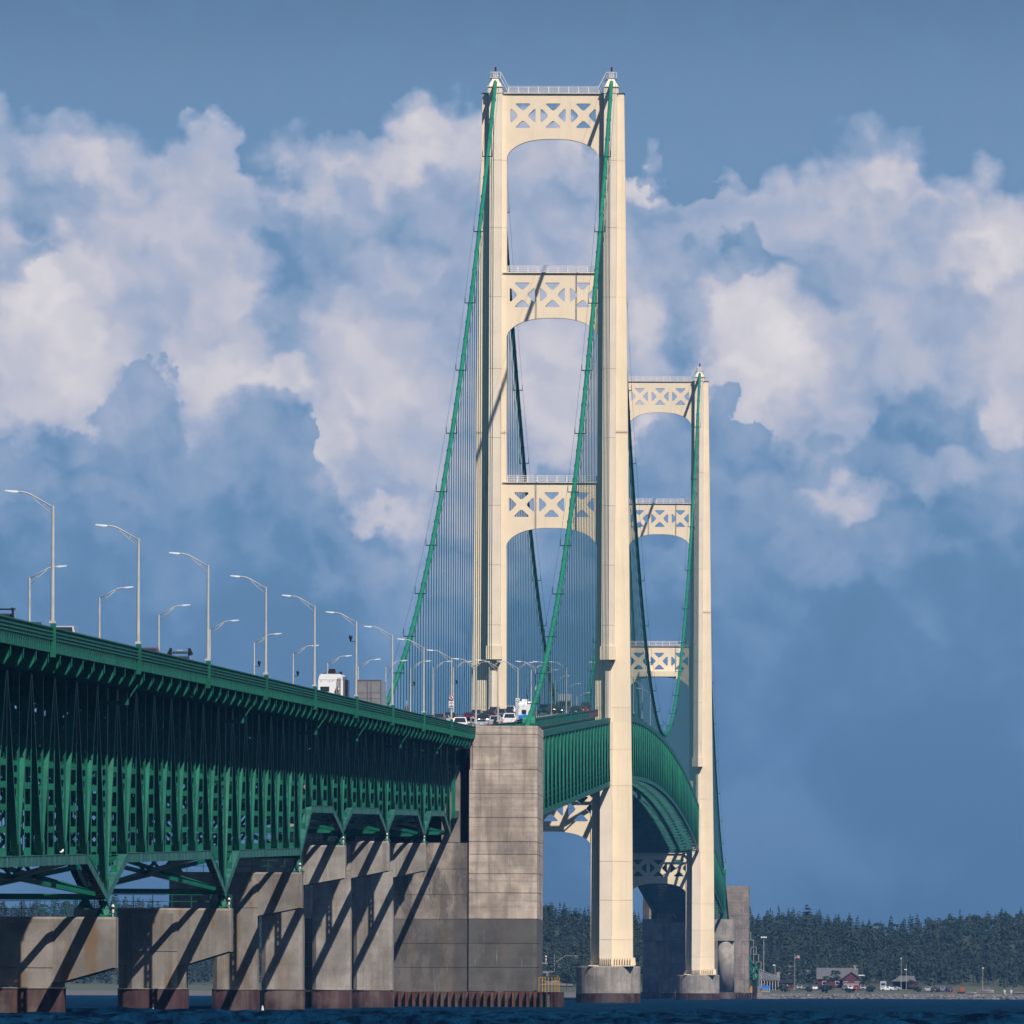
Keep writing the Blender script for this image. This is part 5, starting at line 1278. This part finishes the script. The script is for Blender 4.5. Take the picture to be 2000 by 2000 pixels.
def leafquads(P, N, size, g):
    """small leaf clumps: one tilted quad for each centre"""
    n = len(P); r = g.normal(size=(n, 3)); N = N / np.linalg.norm(N, axis=1, keepdims=True)
    a = np.cross(N, r); a /= np.linalg.norm(a, axis=1, keepdims=True); b = np.cross(N, a); s = size[:, None]
    k = g.uniform(.55, 1.2, (4, n, 1))
    return np.stack([P - a * s * k[0], P - b * s * k[1] * .8, P + a * s * k[2], P + b * s * k[3] * .8], 1)
def crown_conifer(g, h=11.0, w=2.3, n=150, taper=1.0):
    q = g.uniform(0, 1, n) ** 0.75; z = h * (.10 + .90 * (1 - q)); 
    lay = np.round(z / h * 11) / 11 * h; z = .55 * lay + .45 * z
    rr = w * (np.clip((h - z) / h, 0.015, 1)) ** taper * g.uniform(.45, 1.12, n); a = g.uniform(0, 6.28, n)
    lob = 1 + .22 * np.sin(a * 2 + g.uniform(0, 6)) 
    P = np.stack([rr * lob * np.cos(a), rr * lob * np.sin(a), z - rr * .28], 1)
    N = np.stack([np.cos(a) * .8, np.sin(a) * .8, .75 + g.normal(0, .12, n)], 1)
    return leafquads(P, N, g.uniform(.6, 1.1, n) * (.4 + .6 * rr / w), g)
def crown_broad(g, h=10.0, w=3.4, n=190):
    k = 9; c = np.stack([g.normal(0, w * .42, k), g.normal(0, w * .42, k), h * g.uniform(.40, .84, k)], 1); c[0] = (0, 0, h * .80); cr = g.uniform(.32, .58, k) * w
    i = g.integers(0, k, n); d = g.normal(size=(n, 3)); d /= np.linalg.norm(d, axis=1, keepdims=True); d[:, 2] = np.abs(d[:, 2]) * .9 - .25
    P = c[i] + d * cr[i][:, None] * g.uniform(.75, 1.1, (n, 1)) * np.array([1, 1, .8])
    return leafquads(P, d + g.normal(0, .15, (n, 3)), g.uniform(.35, .75, n), g)
CR = []
for k in range(5): g = np.random.default_rng(20 + k); CR.append(('conifer', crown_conifer(g, 10.5, 2.3 + .3 * k, 165, .9 if k % 2 else .62), 'leaf_conifer' if k % 2 else 'leaf_spruce', 11))
for k in range(5): g = np.random.default_rng(40 + k); CR.append(('broadleaf', crown_broad(g, 10, 3.0 + .3 * k, 190), ['leaf_broad', 'leaf_spruce', 'leaf_broad', 'leaf_olive', 'leaf_spruce'][k], 10))
def quads_mesh(name, Q, m):
    me = bpy.data.meshes.new(name); n = len(Q); me.vertices.add(n * 4); me.vertices.foreach_set('co', Q.reshape(-1).astype(np.float32))
    me.loops.add(n * 4); me.loops.foreach_set('vertex_index', np.arange(n * 4, dtype=np.int32)); me.polygons.add(n)
    me.polygons.foreach_set('loop_start', np.arange(0, n * 4, 4, dtype=np.int32)); me.polygons.foreach_set('loop_total', np.full(n, 4, dtype=np.int32))
    me.update(calc_edges=True); me.materials.append(MATS[m]); return me
CROWN_ME = [quads_mesh('crown', q, m) for _, q, m, _ in CR]
TR = MB().tube([(0, 0, -.8), (0, 0, 3.5), (0, 0, 8.0)], [.22, .17, .06], 6)
for a in range(4): TR.tube([(0, 0, 3.2 + a * .7), (1.1 * math.cos(a * 1.7), 1.1 * math.sin(a * 1.7), 5.0 + a * .7)], [.09, .03], 5)
TRUNK_ME = TR.mesh('trunk', 'bark')
def tree(k, x, y, s, label, group=None):
    t = thing('conifer_tree' if CR[k][0] == 'conifer' else 'broadleaf_tree', label, 'tree', (x, y, gz(x, y)), group)
    t.rotation_euler = (0, 0, random.uniform(0, 6.28)); t.scale = (s * random.uniform(.9, 1.15), s * random.uniform(.9, 1.15), s)
    put('trunk', TRUNK_ME, t); put('crown', CROWN_ME[k], t); return t
def forest():
    spots = []
    for ri in range(27):
        d = 128 + ri * 21.0
        for x in np.arange(-312, 124, 4.3):
            if -176 < x < -88: continue
            xx = x + random.uniform(-1.9, 1.9); y = sy(xx) + d + random.uniform(-9, 9)
            if ri == 0 and random.random() < .25: continue
            con = random.random() < (.72 if xx < 75 else .5)
            k = random.randrange(5) if con else 5 + random.randrange(5)
            s = random.uniform(.62, 1.02) * (1.0 if con else .86)
            if random.random() < .03 and con: s *= 1.2
            spots.append((ri, k, xx, y, s))
    ind = [q for q in spots if q[2] > -4 and q[0] in (0, 1, 2, 3)] + [q for q in spots if q[2] > -4 and q[0] == 26]
    random.shuffle(ind); ind = ind[:170]; ids = set(map(id, ind))
    G1, G2 = 'conifers of the wooded hillside', 'broadleaved trees of the wooded hillside'
    for q in ind:
        con = q[1] < 5
        tree(q[1], q[2], q[3], q[4], 'dark pointed conifer in the wooded hillside across the water' if con else 'rounded leafy tree in the wooded hillside across the water', G1 if con else G2)
    by = {}
    for q in spots:
        if id(q) in ids: continue
        by.setdefault(CR[q[1]][2], []).append(q)
    root = bpy.data.objects.new('far_forest', None); COL.objects.link(root); root['label'] = 'dense wooded hillside behind the far shore'; root['category'] = 'forest'; root['kind'] = 'stuff'
    for mname, qs in by.items():
        out = []
        for ri, k, x, y, s in qs:
            a = random.uniform(0, 6.28); c, sn = math.cos(a), math.sin(a); Q = CR[k][1] * s
            out.append(np.stack([Q[..., 0] * c - Q[..., 1] * sn + x, Q[..., 0] * sn + Q[..., 1] * c + y, Q[..., 2] + gz(x, y)], -1))
        me = quads_mesh('foliage', np.concatenate(out), mname); o = put('foliage', me, root, kind='stuff')
forest()
# single trees by the shore
for k, x, dd, s, lab in [(6, 41.5, 84, .72, 'leafy tree standing before the red gabled building'), (8, 39.0, 80, .5, 'small olive tree left of the red gable'), (5, 53.5, 78, .95, 'broad dark tree right of the red gabled building'), (7, 57.5, 84, .8, 'leafy tree between the red building and the pavilion'),
                         (9, 72.0, 70, .8, 'leafy tree just right of the grey roofed pavilion'), (6, 76.5, 72, 1.0, 'taller leafy tree second right of the pavilion'), (8, 81, 76, .9, 'olive leafy tree between pavilion and white mast'), (5, 86, 74, .95, 'dark leafy tree left of the white mast'),
                         (7, 95, 72, 1.0, 'dark leafy tree behind the white mast'), (9, 101, 70, 1.1, 'large leafy tree right of the white mast'), (8, 107, 60, .5, 'small rounded yellowish bush by the right picture edge'), (6, 113, 72, 1.1, 'large dark tree at the right picture edge'),
                         (6, 29.5, 92, .7, 'leafy tree just right of the flagpole'), (8, 25.0, 86, .55, 'thin pale tree left of the flagpole'), (7, 68.5, 60, .42, 'small bush in front of the pavilion')]:
    tree(k, x, sy(x) + dd, s, lab)
def bush(x, dd, s, lab):
    g = np.random.default_rng(int(abs(x) * 10)); Q = crown_broad(g, 2.6, 1.6, 90); me = quads_mesh('foliage', Q, 'leaf_spruce' if int(x) % 2 else 'leaf_broad')
    y = sy(x) + dd; o = bpy.data.objects.new('bush', me); COL.objects.link(o); o.location = (x, y, gz(x, y) - .5); o.scale = (s, s, s); tag(o, lab, 'bush')
for x, dd, s, lab in [(14.0, 14, 1.0, 'dark bush on the rocks right of the distant anchor block'), (15.6, 12, .8, 'small bush beside the blue sheeting'), (24, 13, 1.3, 'wide low bush on the bank left of the flagpole'), (33, 12, 1.0, 'low bush on the bank right of the flagpole'), (39, 11, 1.3, 'large low bush on the bank before the parked cars'), (47, 12, .9, 'low bush on the bank below the red building'), (55, 11, 1.2, 'dark low bush at the right end of the lawn'), (70, 11, 1.1, 'dark bush by the rocks below the pavilion')]: bush(x, dd, s, lab)
for x, y0, s, k in [(-66, 130, .8, 6), (-58, 40, .8, 7), (-55, 60, .9, 5), (-61, 90, .6, 9), (-52, 30, .7, 6), (-49, 95, 1.0, 7), (-63.5, 75, .5, 8)]:
    tree(k, x, sy(x) + y0, s, 'leafy tree on the slope seen between anchor block and tower', 'trees seen between anchor block and tower')

# riprap
def riprap():
    g = np.random.default_rng(9); vs = []; fs = []
    ico = MB(); base = []
    for i in range(3):
        for j in range(6): a = j * math.pi / 3 + i * .5; e = (-.6, .15, .85)[i]; base.append((math.cos(a) * math.cos(e), math.sin(a) * math.cos(e), math.sin(e)))
    base = np.array(base + [(0, 0, 1.0)]); F = []
    for i in range(2):
        for j in range(6): F.append((i * 6 + j, i * 6 + (j + 1) % 6, (i + 1) * 6 + (j + 1) % 6, (i + 1) * 6 + j))
    for j in range(6): F.append((12 + j, 12 + (j + 1) % 6, 18))
    m = MB(); 
    for x in np.arange(6, 124, .42):
        for r in range(3):
            if g.random() < .3: continue
            xx = x + g.normal(0, .3); d = 1.0 + r * 2.4 + g.normal(0, .7); s = g.uniform(.25, .78); y = sy(xx) + d
            P = base * (s * g.uniform(.8, 1.5), s, s * g.uniform(.5, .9)) * g.uniform(.8, 1.15, (19, 1)); a = g.uniform(0, 6.28); c, n = math.cos(a), math.sin(a)
            P = np.stack([P[:, 0] * c - P[:, 1] * n + xx, P[:, 0] * n + P[:, 1] * c + y, P[:, 2] + gz(xx, y)], 1); m.add(P.tolist(), F)
    solo('rock_riprap', m, 'rock', 'pale boulders piled along the far waterline', 'rocks', kind='stuff')
riprap()

# buildings
def house(label, x, dd, w, d, h, roof, wall, roofm, cat='house', gable='x', name='house', windows=2, group=None):
    y = sy(x) + dd; z = gz(x, y) - .3; t = thing(name, label, cat, (x, y, z), group)
    put('wall', MB().box(-w / 2, w / 2, -d / 2, d / 2, 0, h).mesh('wall', wall), t)
    o = .5; m = MB()
    if gable == 'y': m.loft([[(-w / 2 - o, yy, h - .15), (w / 2 + o, yy, h - .15), (w / 2 + o, yy, h + .05), (0, yy, h + roof), (-w / 2 - o, yy, h + .05)] for yy in (-d / 2 - o, d / 2 + o)])
    else: m.loft([[(xx, -d / 2 - o, h - .15), (xx, d / 2 + o, h - .15), (xx, d / 2 + o, h + .05), (xx, 0, h + roof), (xx, -d / 2 - o, h + .05)] for xx in (-w / 2 - o, w / 2 + o)])
    put('roof', m.mesh('roof', roofm), t)
    for i in range(windows):
        xx = -w / 2 + w * (i + .5) / windows; f = put('window', MB().box(xx - .7, xx + .7, -d / 2 - .05, -d / 2 - .003, h * .4, h * .78).mesh('window', 'white_paint'), t); put('pane', MB().box(xx - .55, xx + .55, -d / 2 - .08, -d / 2 - .055, h * .44, h * .74).mesh('pane', 'glass'), f)
    return t
t = house('large red building with grey roofs and a red front gable by the shore', 42.5, 108, 13.5, 12, 3.4, 3.9, 'barn_red', 'roof_grey', 'building', 'x', 'visitor_building', 3)
put('front_wing', MB().prism([(1.9, -9.5, 0), (8.0, -9.5, 0), (8.0, -9.5, 3.3), (4.95, -9.5, 5.5), (1.9, -9.5, 3.3)], (0, 4, 0)).mesh('front_wing', 'barn_red'), t)
put('wing_roof', MB().loft([[(1.2, yy, 3.1), (4.95, yy, 5.75), (8.7, yy, 3.1), (8.7, yy, 3.35), (4.95, yy, 6.05), (1.2, yy, 3.35)] for yy in (-9.9, 1.5)]).mesh('wing_roof', 'roof_grey'), t)
put('porch', MB().box(2.2, 7.6, -10.6, -9.6, 0, 1.9).mesh('porch', 'pale_wall'), t)
for xx in (3.0, 6.9): f = put('window', MB().box(xx - .75, xx + .75, -9.6, -9.52, 2.5, 3.5).mesh('window', 'dark_wall'), t); put('sill', MB().box(xx - .85, xx + .85, -9.66, -9.5, 2.32, 2.48).mesh('sill', 'white_paint'), f)
put('gable_end', MB().prism([(-7.3, -6.4, 2.9), (-7.3, 6.4, 2.9), (-7.3, 0, 7.3)], (-.2, 0, 0)).mesh('gable_end', 'dark_wall'), t)
put('antenna', MB().beam((6.2, -2, 6.5), (6.2, -2, 8.4), .1, .1).beam((6.2, -2, 7.4), (6.9, -2, 8.2), .1, .1).beam((6.2, -2, 7.4), (5.5, -2, 8.2), .1, .1).mesh('antenna', 'white_paint'), t)
put('white_eave', MB().box(7.4, 9.6, -5.5, -4.5, 4.5, 4.9).mesh('white_eave', 'white_paint'), t)
x = 66.0; y = sy(x) + 85; z = gz(x, y); t = thing('pavilion', 'open dark pavilion with a hipped grey roof near the lawn', 'pavilion', (x, y, z))
put('roof', MB().loft([[(-4.6, -3, 2.7), (4.2, -3, 2.7), (4.2, 3, 2.7), (-4.6, 3, 2.7)], [(-1.6, -.2, 4.7), (3.4, -.2, 4.7), (3.4, .2, 4.7), (-1.6, .2, 4.7)]]).mesh('roof', 'roof_grey'), t)
for xx in (-4, -1.3, 1.3, 3.8):
    for yy in (-2.6, 2.6): put('post', MB().box(xx - .12, xx + .12, yy - .12, yy + .12, -.4, 2.75).mesh('post', 'dark_wall'), t)
put('back_wall', MB().box(-4, 3.8, 2.7, 2.9, -.4, 2.7).mesh('back_wall', 'dark_wall'), t); put('red_panel', MB().box(1.7, 3.5, -2.75, -2.7, .8, 2.4).mesh('red_panel', 'barn_red'), t)
x = 18.6; y = sy(x) + 70; z = gz(x, y); t = thing('workshop', 'long grey roofed shed with pale posts left of the flagpole', 'building', (x, y, z))
put('wall', MB().box(-4.2, 3.6, 0, 8, -.4, 3.0).mesh('wall', 'dark_wall'), t)
put('roof', MB().loft([[(-4.6, -3.0, 3.6), (3.8, -3.0, 2.9), (3.8, 9, 4.8), (-4.6, 9, 5.9)], [(-4.6, -3.0, 3.85), (3.8, -3.0, 3.15), (3.8, 9, 5.05), (-4.6, 9, 6.15)]]).mesh('roof', 'roof_grey'), t)
for i in range(7): put('post', MB().box(-2.2 + i * .95, -2.05 + i * .95, -2.9, -2.75, -.5, 3.1 - i * .05).mesh('post', 'white_paint'), t)
put('chimney', MB().box(3.0, 4.1, 4, 5, 3, 6.1).mesh('chimney', 'pale_wall'), t)
house('dark shed with a red wall right of the long grey shed', 24.6, 88, 5, 7, 2.4, 2.2, 'barn_red', 'dark_wall', 'shed', 'y', 'shed', 1)
x = 17.2; y = sy(x) + 22; t = thing('sheeting', 'bright blue sheeting on white frames at the bank', 'tarpaulin', (x, y, gz(x, y)))
put('sheet', MB().loft([[(-2.6, 0, 1.6), (2.7, .3, .9), (2.7, .3, 2.1), (1.0, .1, 2.35), (-.5, 0, 2.6), (-2.6, 0, 2.65)], [(-2.6, .15, 1.6), (2.7, .45, .9), (2.7, .45, 2.1), (1.0, .25, 2.35), (-.5, .15, 2.6), (-2.6, .15, 2.65)]]).mesh('sheet', 'tarp'), t)
m = MB()
for i in range(7): m.beam((-2.0 + i * .72, -.1, -.6), (-2.0 + i * .72, -.1, 1.4), .1, .1)
m.beam((-2.1, -.1, .5), (2.4, -.1, .2), .08, .08); put('frame', m.mesh('frame', 'white_paint'), t)
put('orange_cover', MB().prism([(-.2, 1, 2.6), (.9, 1, 2.6), (.7, 1, 3.0), (.3, 1, 3.2)], (0, .8, 0)).mesh('orange_cover', 'orange'), t)
x = 13.6; y = sy(x) + 18; t = thing('boat_trailer', 'small white hull laid up by the stepped scaffold', 'boat', (x, y, gz(x, y)))
put('hull', MB().loft([[(-1, yy, .6), (-.2 if yy < 0 else -.05, yy, 0), (.2 if yy < 0 else .05, yy, 0), (1.0 if yy < 0 else .2, yy, .6), (1 if yy < 0 else .2, yy, 1.6), (-1 if yy < 0 else -.2, yy, 1.6)] for yy in (-2.5, 2.5)]).mesh('hull', 'white_paint'), t)
for i, (x, dd, w, lab) in enumerate([(-66.5, 255, 7, 'pale house highest left on the slope between block and tower'), (-61.0, 250, 6, 'second pale house on the slope between block and tower'), (-56.5, 215, 7, 'long pale house low on the slope between block and tower'), (-53.5, 240, 8, 'larger pale house nearest the tower leg on the slope'), (-64.5, 150, 9, 'grey roadside building low on the slope beside the anchor block'), (32.0, 190, 6, 'small house with a grey gable behind the flagpole'), (24, 230, 5, 'small brownish house in the trees above the flagpole')]):
    house(lab, x, dd, w, 7, 3.0, 1.8, 'pale_wall', 'roof_grey' if i % 2 else 'gravel', 'house', 'x', 'house', 3)
m = MB().hexa([(-80, sy(-80) + 118, 4.4), (-54, sy(-54) + 108, 4.0), (-54, sy(-54) + 130, 5.2), (-80, sy(-80) + 140, 6.0), (-80, sy(-80) + 118, 4.6), (-54, sy(-54) + 108, 4.2), (-54, sy(-54) + 130, 5.4), (-80, sy(-80) + 140, 6.2)])
solo('road', m, 'gravel', kind='structure')

# masts, poles and the flag
def pole(label, cat, x, dd, h, name, r=.09, head=None):
    y = sy(x) + dd; t = thing(name, label, cat, (x, y, gz(x, y) - .3)); put('pole', MB().tube([(0, 0, 0), (0, 0, h)], [r, r * .6], 8).mesh('pole', 'galv'), t)
    if head: put(head[0], head[1].mesh(head[0], head[2]), t)
    return t
m = MB(); 
for i in (-3, -1, 1, 3): m.box(i * .27 - .22, i * .27 + .22, -.25, .1, 17.8, 18.25)
pole('tall floodlight mast with four lamps beside the grey shed', 'light mast', 16.9, 95, 18.1, 'light_mast', .12, ('floodlight', m, 'lamp_head'))
pole('short lamp post behind the grey shed', 'street lamp', 21.0, 80, 8.6, 'lamp_post', .09, ('lamp_head', MB().box(-.7, .1, -.15, .15, 8.4, 8.75), 'lamp_head'))
t = pole('white flagpole on the lawn with a striped flag', 'flagpole', 27.9, 70, 12.6, 'flagpole', .09)
for i in range(7):
    m = MB(); n = 8
    for j in range(n):
        f = lambda q: (.1 + 1.55 * q, .16 * math.sin(q * 7 + .5), 12.4 - .25 * q); a, b = f(j / n), f((j + 1) / n); z0 = -i * .155
        m.hexa([(a[0], a[1], a[2] + z0 - .15), (b[0], b[1], b[2] + z0 - .15), (b[0], b[1] + .02, b[2] + z0 - .15), (a[0], a[1] + .02, a[2] + z0 - .15), (a[0], a[1], a[2] + z0), (b[0], b[1], b[2] + z0), (b[0], b[1] + .02, b[2] + z0), (a[0], a[1] + .02, a[2] + z0)])
    put('flag_stripe', m.mesh('flag_stripe', 'white_paint' if i % 2 else 'red'), t)
put('flag_canton', MB().box(.1, .75, -.04, .20, 11.85, 12.42).mesh('flag_canton', 'flag_blue'), t)
pole('tall bare pole rising behind the left of the pavilion roof', 'pole', 64.8, 80, 11.0, 'utility_pole', .09, ('tip', MB().box(-.15, .15, -.1, .1, 10.9, 11.3), 'lamp_head'))
pole('pole with a side lamp standing before the pavilion', 'street lamp', 66.6, 74, 9.5, 'lamp_post', .08, ('lamp_head', MB().box(-.7, .2, -.1, .1, 7.2, 7.5), 'lamp_head'))
pole('white mast with a small top lamp near the boats', 'light mast', 92.8, 26, 9.0, 'light_mast', .09, ('lamp_head', MB().box(-.1, .25, -.1, .1, 8.7, 9.1), 'lamp_head'))
pole('slender lamp post rising behind the corner of the anchor block', 'street lamp', -62.5, 190, 10.5, 'lamp_post', .09, ('lamp_head', MB().tube([(0, 0, 7), (4, 0, 9.6), (8.6, 0, 9.7)], .07, 5), 'galv'))

# parked cars across the water
pk = [('suv', 'car_silver', 29.6), ('sedan', 'car_grey', 31.4), ('suv', 'car_grey', 33.3), ('sedan', 'car_white', 35.0), ('suv', 'car_black', 36.8), ('sedan', 'car_silver', 38.5), ('suv', 'car_grey', 40.2), ('sedan', 'car_black', 33.0), ('suv', 'car_grey', 45.3), ('sedan', 'car_white', 47.2), ('suv', 'car_red', 49.3), ('suv', 'car_silver', 51.6)]
for i, (kd, pt, x) in enumerate(pk):
    v = vehicle(kd, pt, f'small {pt.split("_")[1]} car, {words[i]} from the left in the car park across the water', 'cars parked by the red building'); y = sy(x) + (62 if i != 7 else 70); v.location = (x, y, gz(x, y)); v.rotation_euler = (0, 0, random.choice((0, math.pi)) + random.uniform(-.1, .1))
for x, pt, lab in ((60.0, 'car_white', 'white car left of the pavilion on the far lawn'), (62.6, 'car_silver', 'silver car just left of the pavilion on the far lawn')):
    v = vehicle('sedan', pt, lab); y = sy(x) + 60; v.location = (x, y, gz(x, y)); v.rotation_euler = (0, 0, 1.4)
for i, x in enumerate((74.0, 76.2, 78.6, 81.0)):
    v = vehicle('suv', ['car_silver', 'car_black', 'car_grey', 'car_blue'][i], f'{["silver", "black", "grey", "dark blue"][i]} car in the row under the trees right of the pavilion', 'cars under the trees right of the pavilion'); y = sy(x) + 40; v.location = (x, y, gz(x, y)); v.rotation_euler = (0, 0, .1 * i)
x = 58.6; y = sy(x) + 66; t = thing('camper_van', 'tall pale grey camper van standing left of the pavilion', 'camper', (x, y, gz(x, y)))
put('body', MB().loft([[(a, yy, b) for a, b in ((-1.1, .5), (1.1, .5), (1.1, 2.9), (.9, 3.2), (-.9, 3.2), (-1.1, 2.9))] for yy in (-3, 3)]).mesh('body', 'car_silver'), t); put('window', MB().box(-.7, .7, -3.04, -2.99, 1.7, 2.4).mesh('window', 'glass'), t)
for yy in (-1.8, 1.8):
    for xx in (-1, 1): put('wheel', TYRE, t, (xx, yy, .36))
x = 84.5; y = sy(x) + 14; t = thing('excavator', 'small orange digger standing behind the rocks', 'excavator', (x, y, gz(x, y)))
put('cab', MB().box(.6, 1.9, -.8, .8, .7, 2.3).mesh('cab', 'orange'), t); put('track', MB().box(-.4, 2.2, -1.0, -.5, 0, .65).box(-.4, 2.2, .5, 1.0, 0, .65).mesh('track', 'rubber'), t)
put('arm', MB().beam((.5, 0, 1.2), (-1.1, 0, 1.9), .3, .3).beam((-1.1, 0, 1.9), (-1.8, 0, .5), .24, .24).mesh('arm', 'orange'), t); put('bucket', MB().prism([(-2.3, -.4, 0), (-1.5, -.4, 0), (-1.6, -.4, .7), (-2.1, -.4, .6)], (0, .8, 0)).mesh('bucket', 'orange'), t)
def boat(lab, x, dd, L, h, m_, cabin=False):
    y = sy(x) + dd; t = thing('boat', lab, 'boat', (x, y, gz(x, y) + .1)); b = .16 * L
    put('hull', MB().loft([[(a * L, yy * b * w, z) for yy, z in ((-1, h), (-.6, .05), (.6, .05), (1, h))] for a, w in ((-.5, .8), (-.1, 1), (.3, .75), (.5, .08))]).mesh('hull', m_), t)
    put('gunwale', MB().loft([[(a * L, yy * b * w, z) for yy, z in ((-1.05, h), (1.05, h), (1.05, h + .08), (-1.05, h + .08))] for a, w in ((-.5, .8), (-.1, 1), (.3, .75), (.5, .1))]).mesh('gunwale', 'white_paint'), t)
    if cabin: put('cabin', MB().loft([[(a, yy * .7, z) for yy, z in ((-1, h), (1, h), (.8, h + k), (-.8, h + k))] for a, k in ((.2, .3), (.7, 1.4), (1.6, 1.2), (2.0, .3))]).mesh('cabin', 'car_grey'), t)
boat('white cabin boat laid up beside the white mast', 93.6, 18, 6.0, 1.0, 'pale_wall', True)
boat('long low white boat on the shore at the far right', 106, 10, 6.5, .5, 'pale_wall')
boat('low grey skiff lying between the digger and the white mast', 88.8, 9, 3.5, .5, 'pale_wall')
for x, lab in ((100.2, 'round pale tank left of the long low boat'), (102.4, 'round pale float right of the tank by the long boat')):
    y = sy(x) + 14; o = solo('tank', MB().tube([(x, y, gz(x, y)), (x, y, gz(x, y) + .7), (x, y, gz(x, y) + 1.2), (x, y, gz(x, y) + 1.4)], [.4, .5, .4, .1], 10), 'galv', lab, 'tank')

# stepped scaffold and green bent right of the distant anchor block
t = thing('access_scaffold', 'stepped grey scaffold stair right of the distant anchor block', 'scaffold', (15, 4400, 0))
m = MB(); Yq = 4420.0
st = [(15.2, 21.2), (16.3, 18.8), (17.2, 16.6), (18.0, 14.2), (18.8, 11.8), (19.6, 9.4)]
for i, (x, z) in enumerate(st[:-1]):
    x2, z2 = st[i + 1]
    for xx in (x, x2): m.beam((xx, Yq, z - 4.8), (xx, Yq, z), .11, .11)
    for dz in (0, -2.4): m.beam((x, Yq, z + dz), (x2, Yq, z + dz), .10, .10)
for xx, zz in ((15.2, 21), (17.2, 16), (19.6, 9.0)): m.beam((xx, Yq, 1), (xx, Yq, zz), .12, .12)
m.beam((19.6, Yq, 9.2), (25.0, Yq + 30, 6.8), .12, .12); m.beam((19.6, Yq, 8.6), (25.0, Yq + 30, 6.2), .12, .12)
part('frame', m, 'galv', t)
t = thing('trestle_bent', 'dark green steel trestle right of the distant anchor block', 'bridge pier', (15, 4410, 0))
m = MB()
for a, b in (((14.5, 17), (14.5, 3)), ((14.5, 16), (18.6, 8)), ((18.6, 10), (18.6, 4)), ((14.5, 6), (18.6, 9)), ((14.5, 9), (18.6, 6)), ((14.5, 13), (17.2, 8)), ((14.5, 11), (18.6, 10.5))): m.beam((a[0], 4412, a[1]), (b[0], 4412, b[1]), .7, .7)
part('truss', m, 'green', t)
part('footing', MB().prism([(14.0, 4414, 0), (18.4, 4414, 0), (18.4, 4414, 5.5), (17.4, 4414, 6.3)], (0, 5, 0)), 'conc', t); part('footing', MB().box(18.5, 19.3, 4413, 4418, 0, 9.0), 'conc_far', t)
m = MB().loft([[(6, 4360, -1), (30, 4430, -1), (24, 4700, -1), (4, 4720, -1)], [(13, 4384, 1.2), (20, 4440, 1.4), (14, 4700, 2.0), (8, 4710, 2.0)]]); solo('causeway', m, 'gravel', kind='structure')
t = thing('approach_span', 'far green truss span leading ashore behind the distant anchor block', 'bridge span', (0, 2 * YM - PG + .1, 0), 'green truss spans of the approach')
Ya, Yb = 2 * YM - PG + .1, 2 * YM - PG + 280
deck_bits(t, Ya, Yb)
for s in (1, -1):
    m = MB().beam((XT * s, Ya, rail(Ya) - 3), (XT * s, Yb, rail(Yb) - 3), .5, .8); m.beam((XT * s, Ya, rail(Ya) - 12), (XT * s, Yb, rail(Yb) - 12), .5, .8); part('chord', m, 'green', t)
    for i in range(24):
        a = Ya + .5 + (Yb - Ya - 1) * i / 24; b = Ya + .5 + (Yb - Ya - 1) * (i + 1) / 24
        m = MB().beam((XT * s, a, rail(a) - (3 if i % 2 else 12)), (XT * s, b, rail(b) - (12 if i % 2 else 3)), .45, .45); part('diagonal_brace', m, 'green', t)

# gulls
def gull(lab, x, y, z, rz=0.0):
    t = thing('gull', lab, 'bird', (x, y, z)); t.rotation_euler = (0, 0, rz)
    put('body', MB().tube([(-.27, 0, .12), (-.16, 0, .14), (0, 0, .17), (.12, 0, .21), (.17, 0, .28), (.22, 0, .30), (.27, 0, .29)], [.01, .06, .09, .08, .05, .055, .015], 8).mesh('body', 'gull', smooth=True), t)
    put('wing', MB().loft([[(-.33, yy, .15), (-.02, yy * 1.1, .22), (.1, yy, .20), (-.05, yy * .9, .12)] for yy in (.07, .095)]).loft([[(-.33, yy, .15), (-.02, yy * 1.1, .22), (.1, yy, .20), (-.05, yy * .9, .12)] for yy in (-.07, -.095)]).mesh('wing', 'trailer_side'), t)
    put('beak', MB().tube([(.26, 0, .29), (.34, 0, .275)], [.018, .004], 5).mesh('beak', 'yellow'), t)
    put('leg', MB().beam((.02, .03, -.01), (.02, .03, .1), .012, .012).beam((.02, -.03, -.01), (.02, -.03, .1), .012, .012).mesh('leg', 'yellow'), t)
gull('white gull standing on the lower truss chord at the left', 5.75, 906, zdeep(906) + .36, 1.3)
t = thing('marker_float', 'small white float on the water before the fourth pier', 'buoy', (1.6, 1290, 0)); put('float', MB().tube([(0, 0, -.3), (0, 0, .15), (0, 0, .5)], [.13, .13, .05], 8).mesh('float', 'white_paint'), t)
t = thing('marker_float', 'small white float on the water beside the second pier', 'buoy', (2.0, 1090, 0)); put('float', MB().tube([(0, 0, -.3), (0, 0, .12), (0, 0, .5)], [.09, .09, .04], 8).mesh('float', 'white_paint'), t)

# ---------------------------------------------------------------- the air
def haze(density=2.6e-5):
    m = MB().box(-9000, 9000, -9000, 9000, -4.2, 172.5); o = solo('haze', m, None, kind='stuff'); o['label'] = 'pale blue summer haze over the strait'; o['category'] = 'haze'
    mt = bpy.data.materials.new('haze'); mt.use_nodes = True; n = mt.node_tree.nodes; n.clear()
    v = n.new('ShaderNodeVolumePrincipled'); v.inputs['Color'].default_value = (.14, .42, 1.0, 1); v.inputs['Density'].default_value = density; v.inputs['Anisotropy'].default_value = 0.0
    q = n.new('ShaderNodeOutputMaterial'); mt.node_tree.links.new(v.outputs[0], q.inputs['Volume']); o.data.materials.append(mt)
haze()
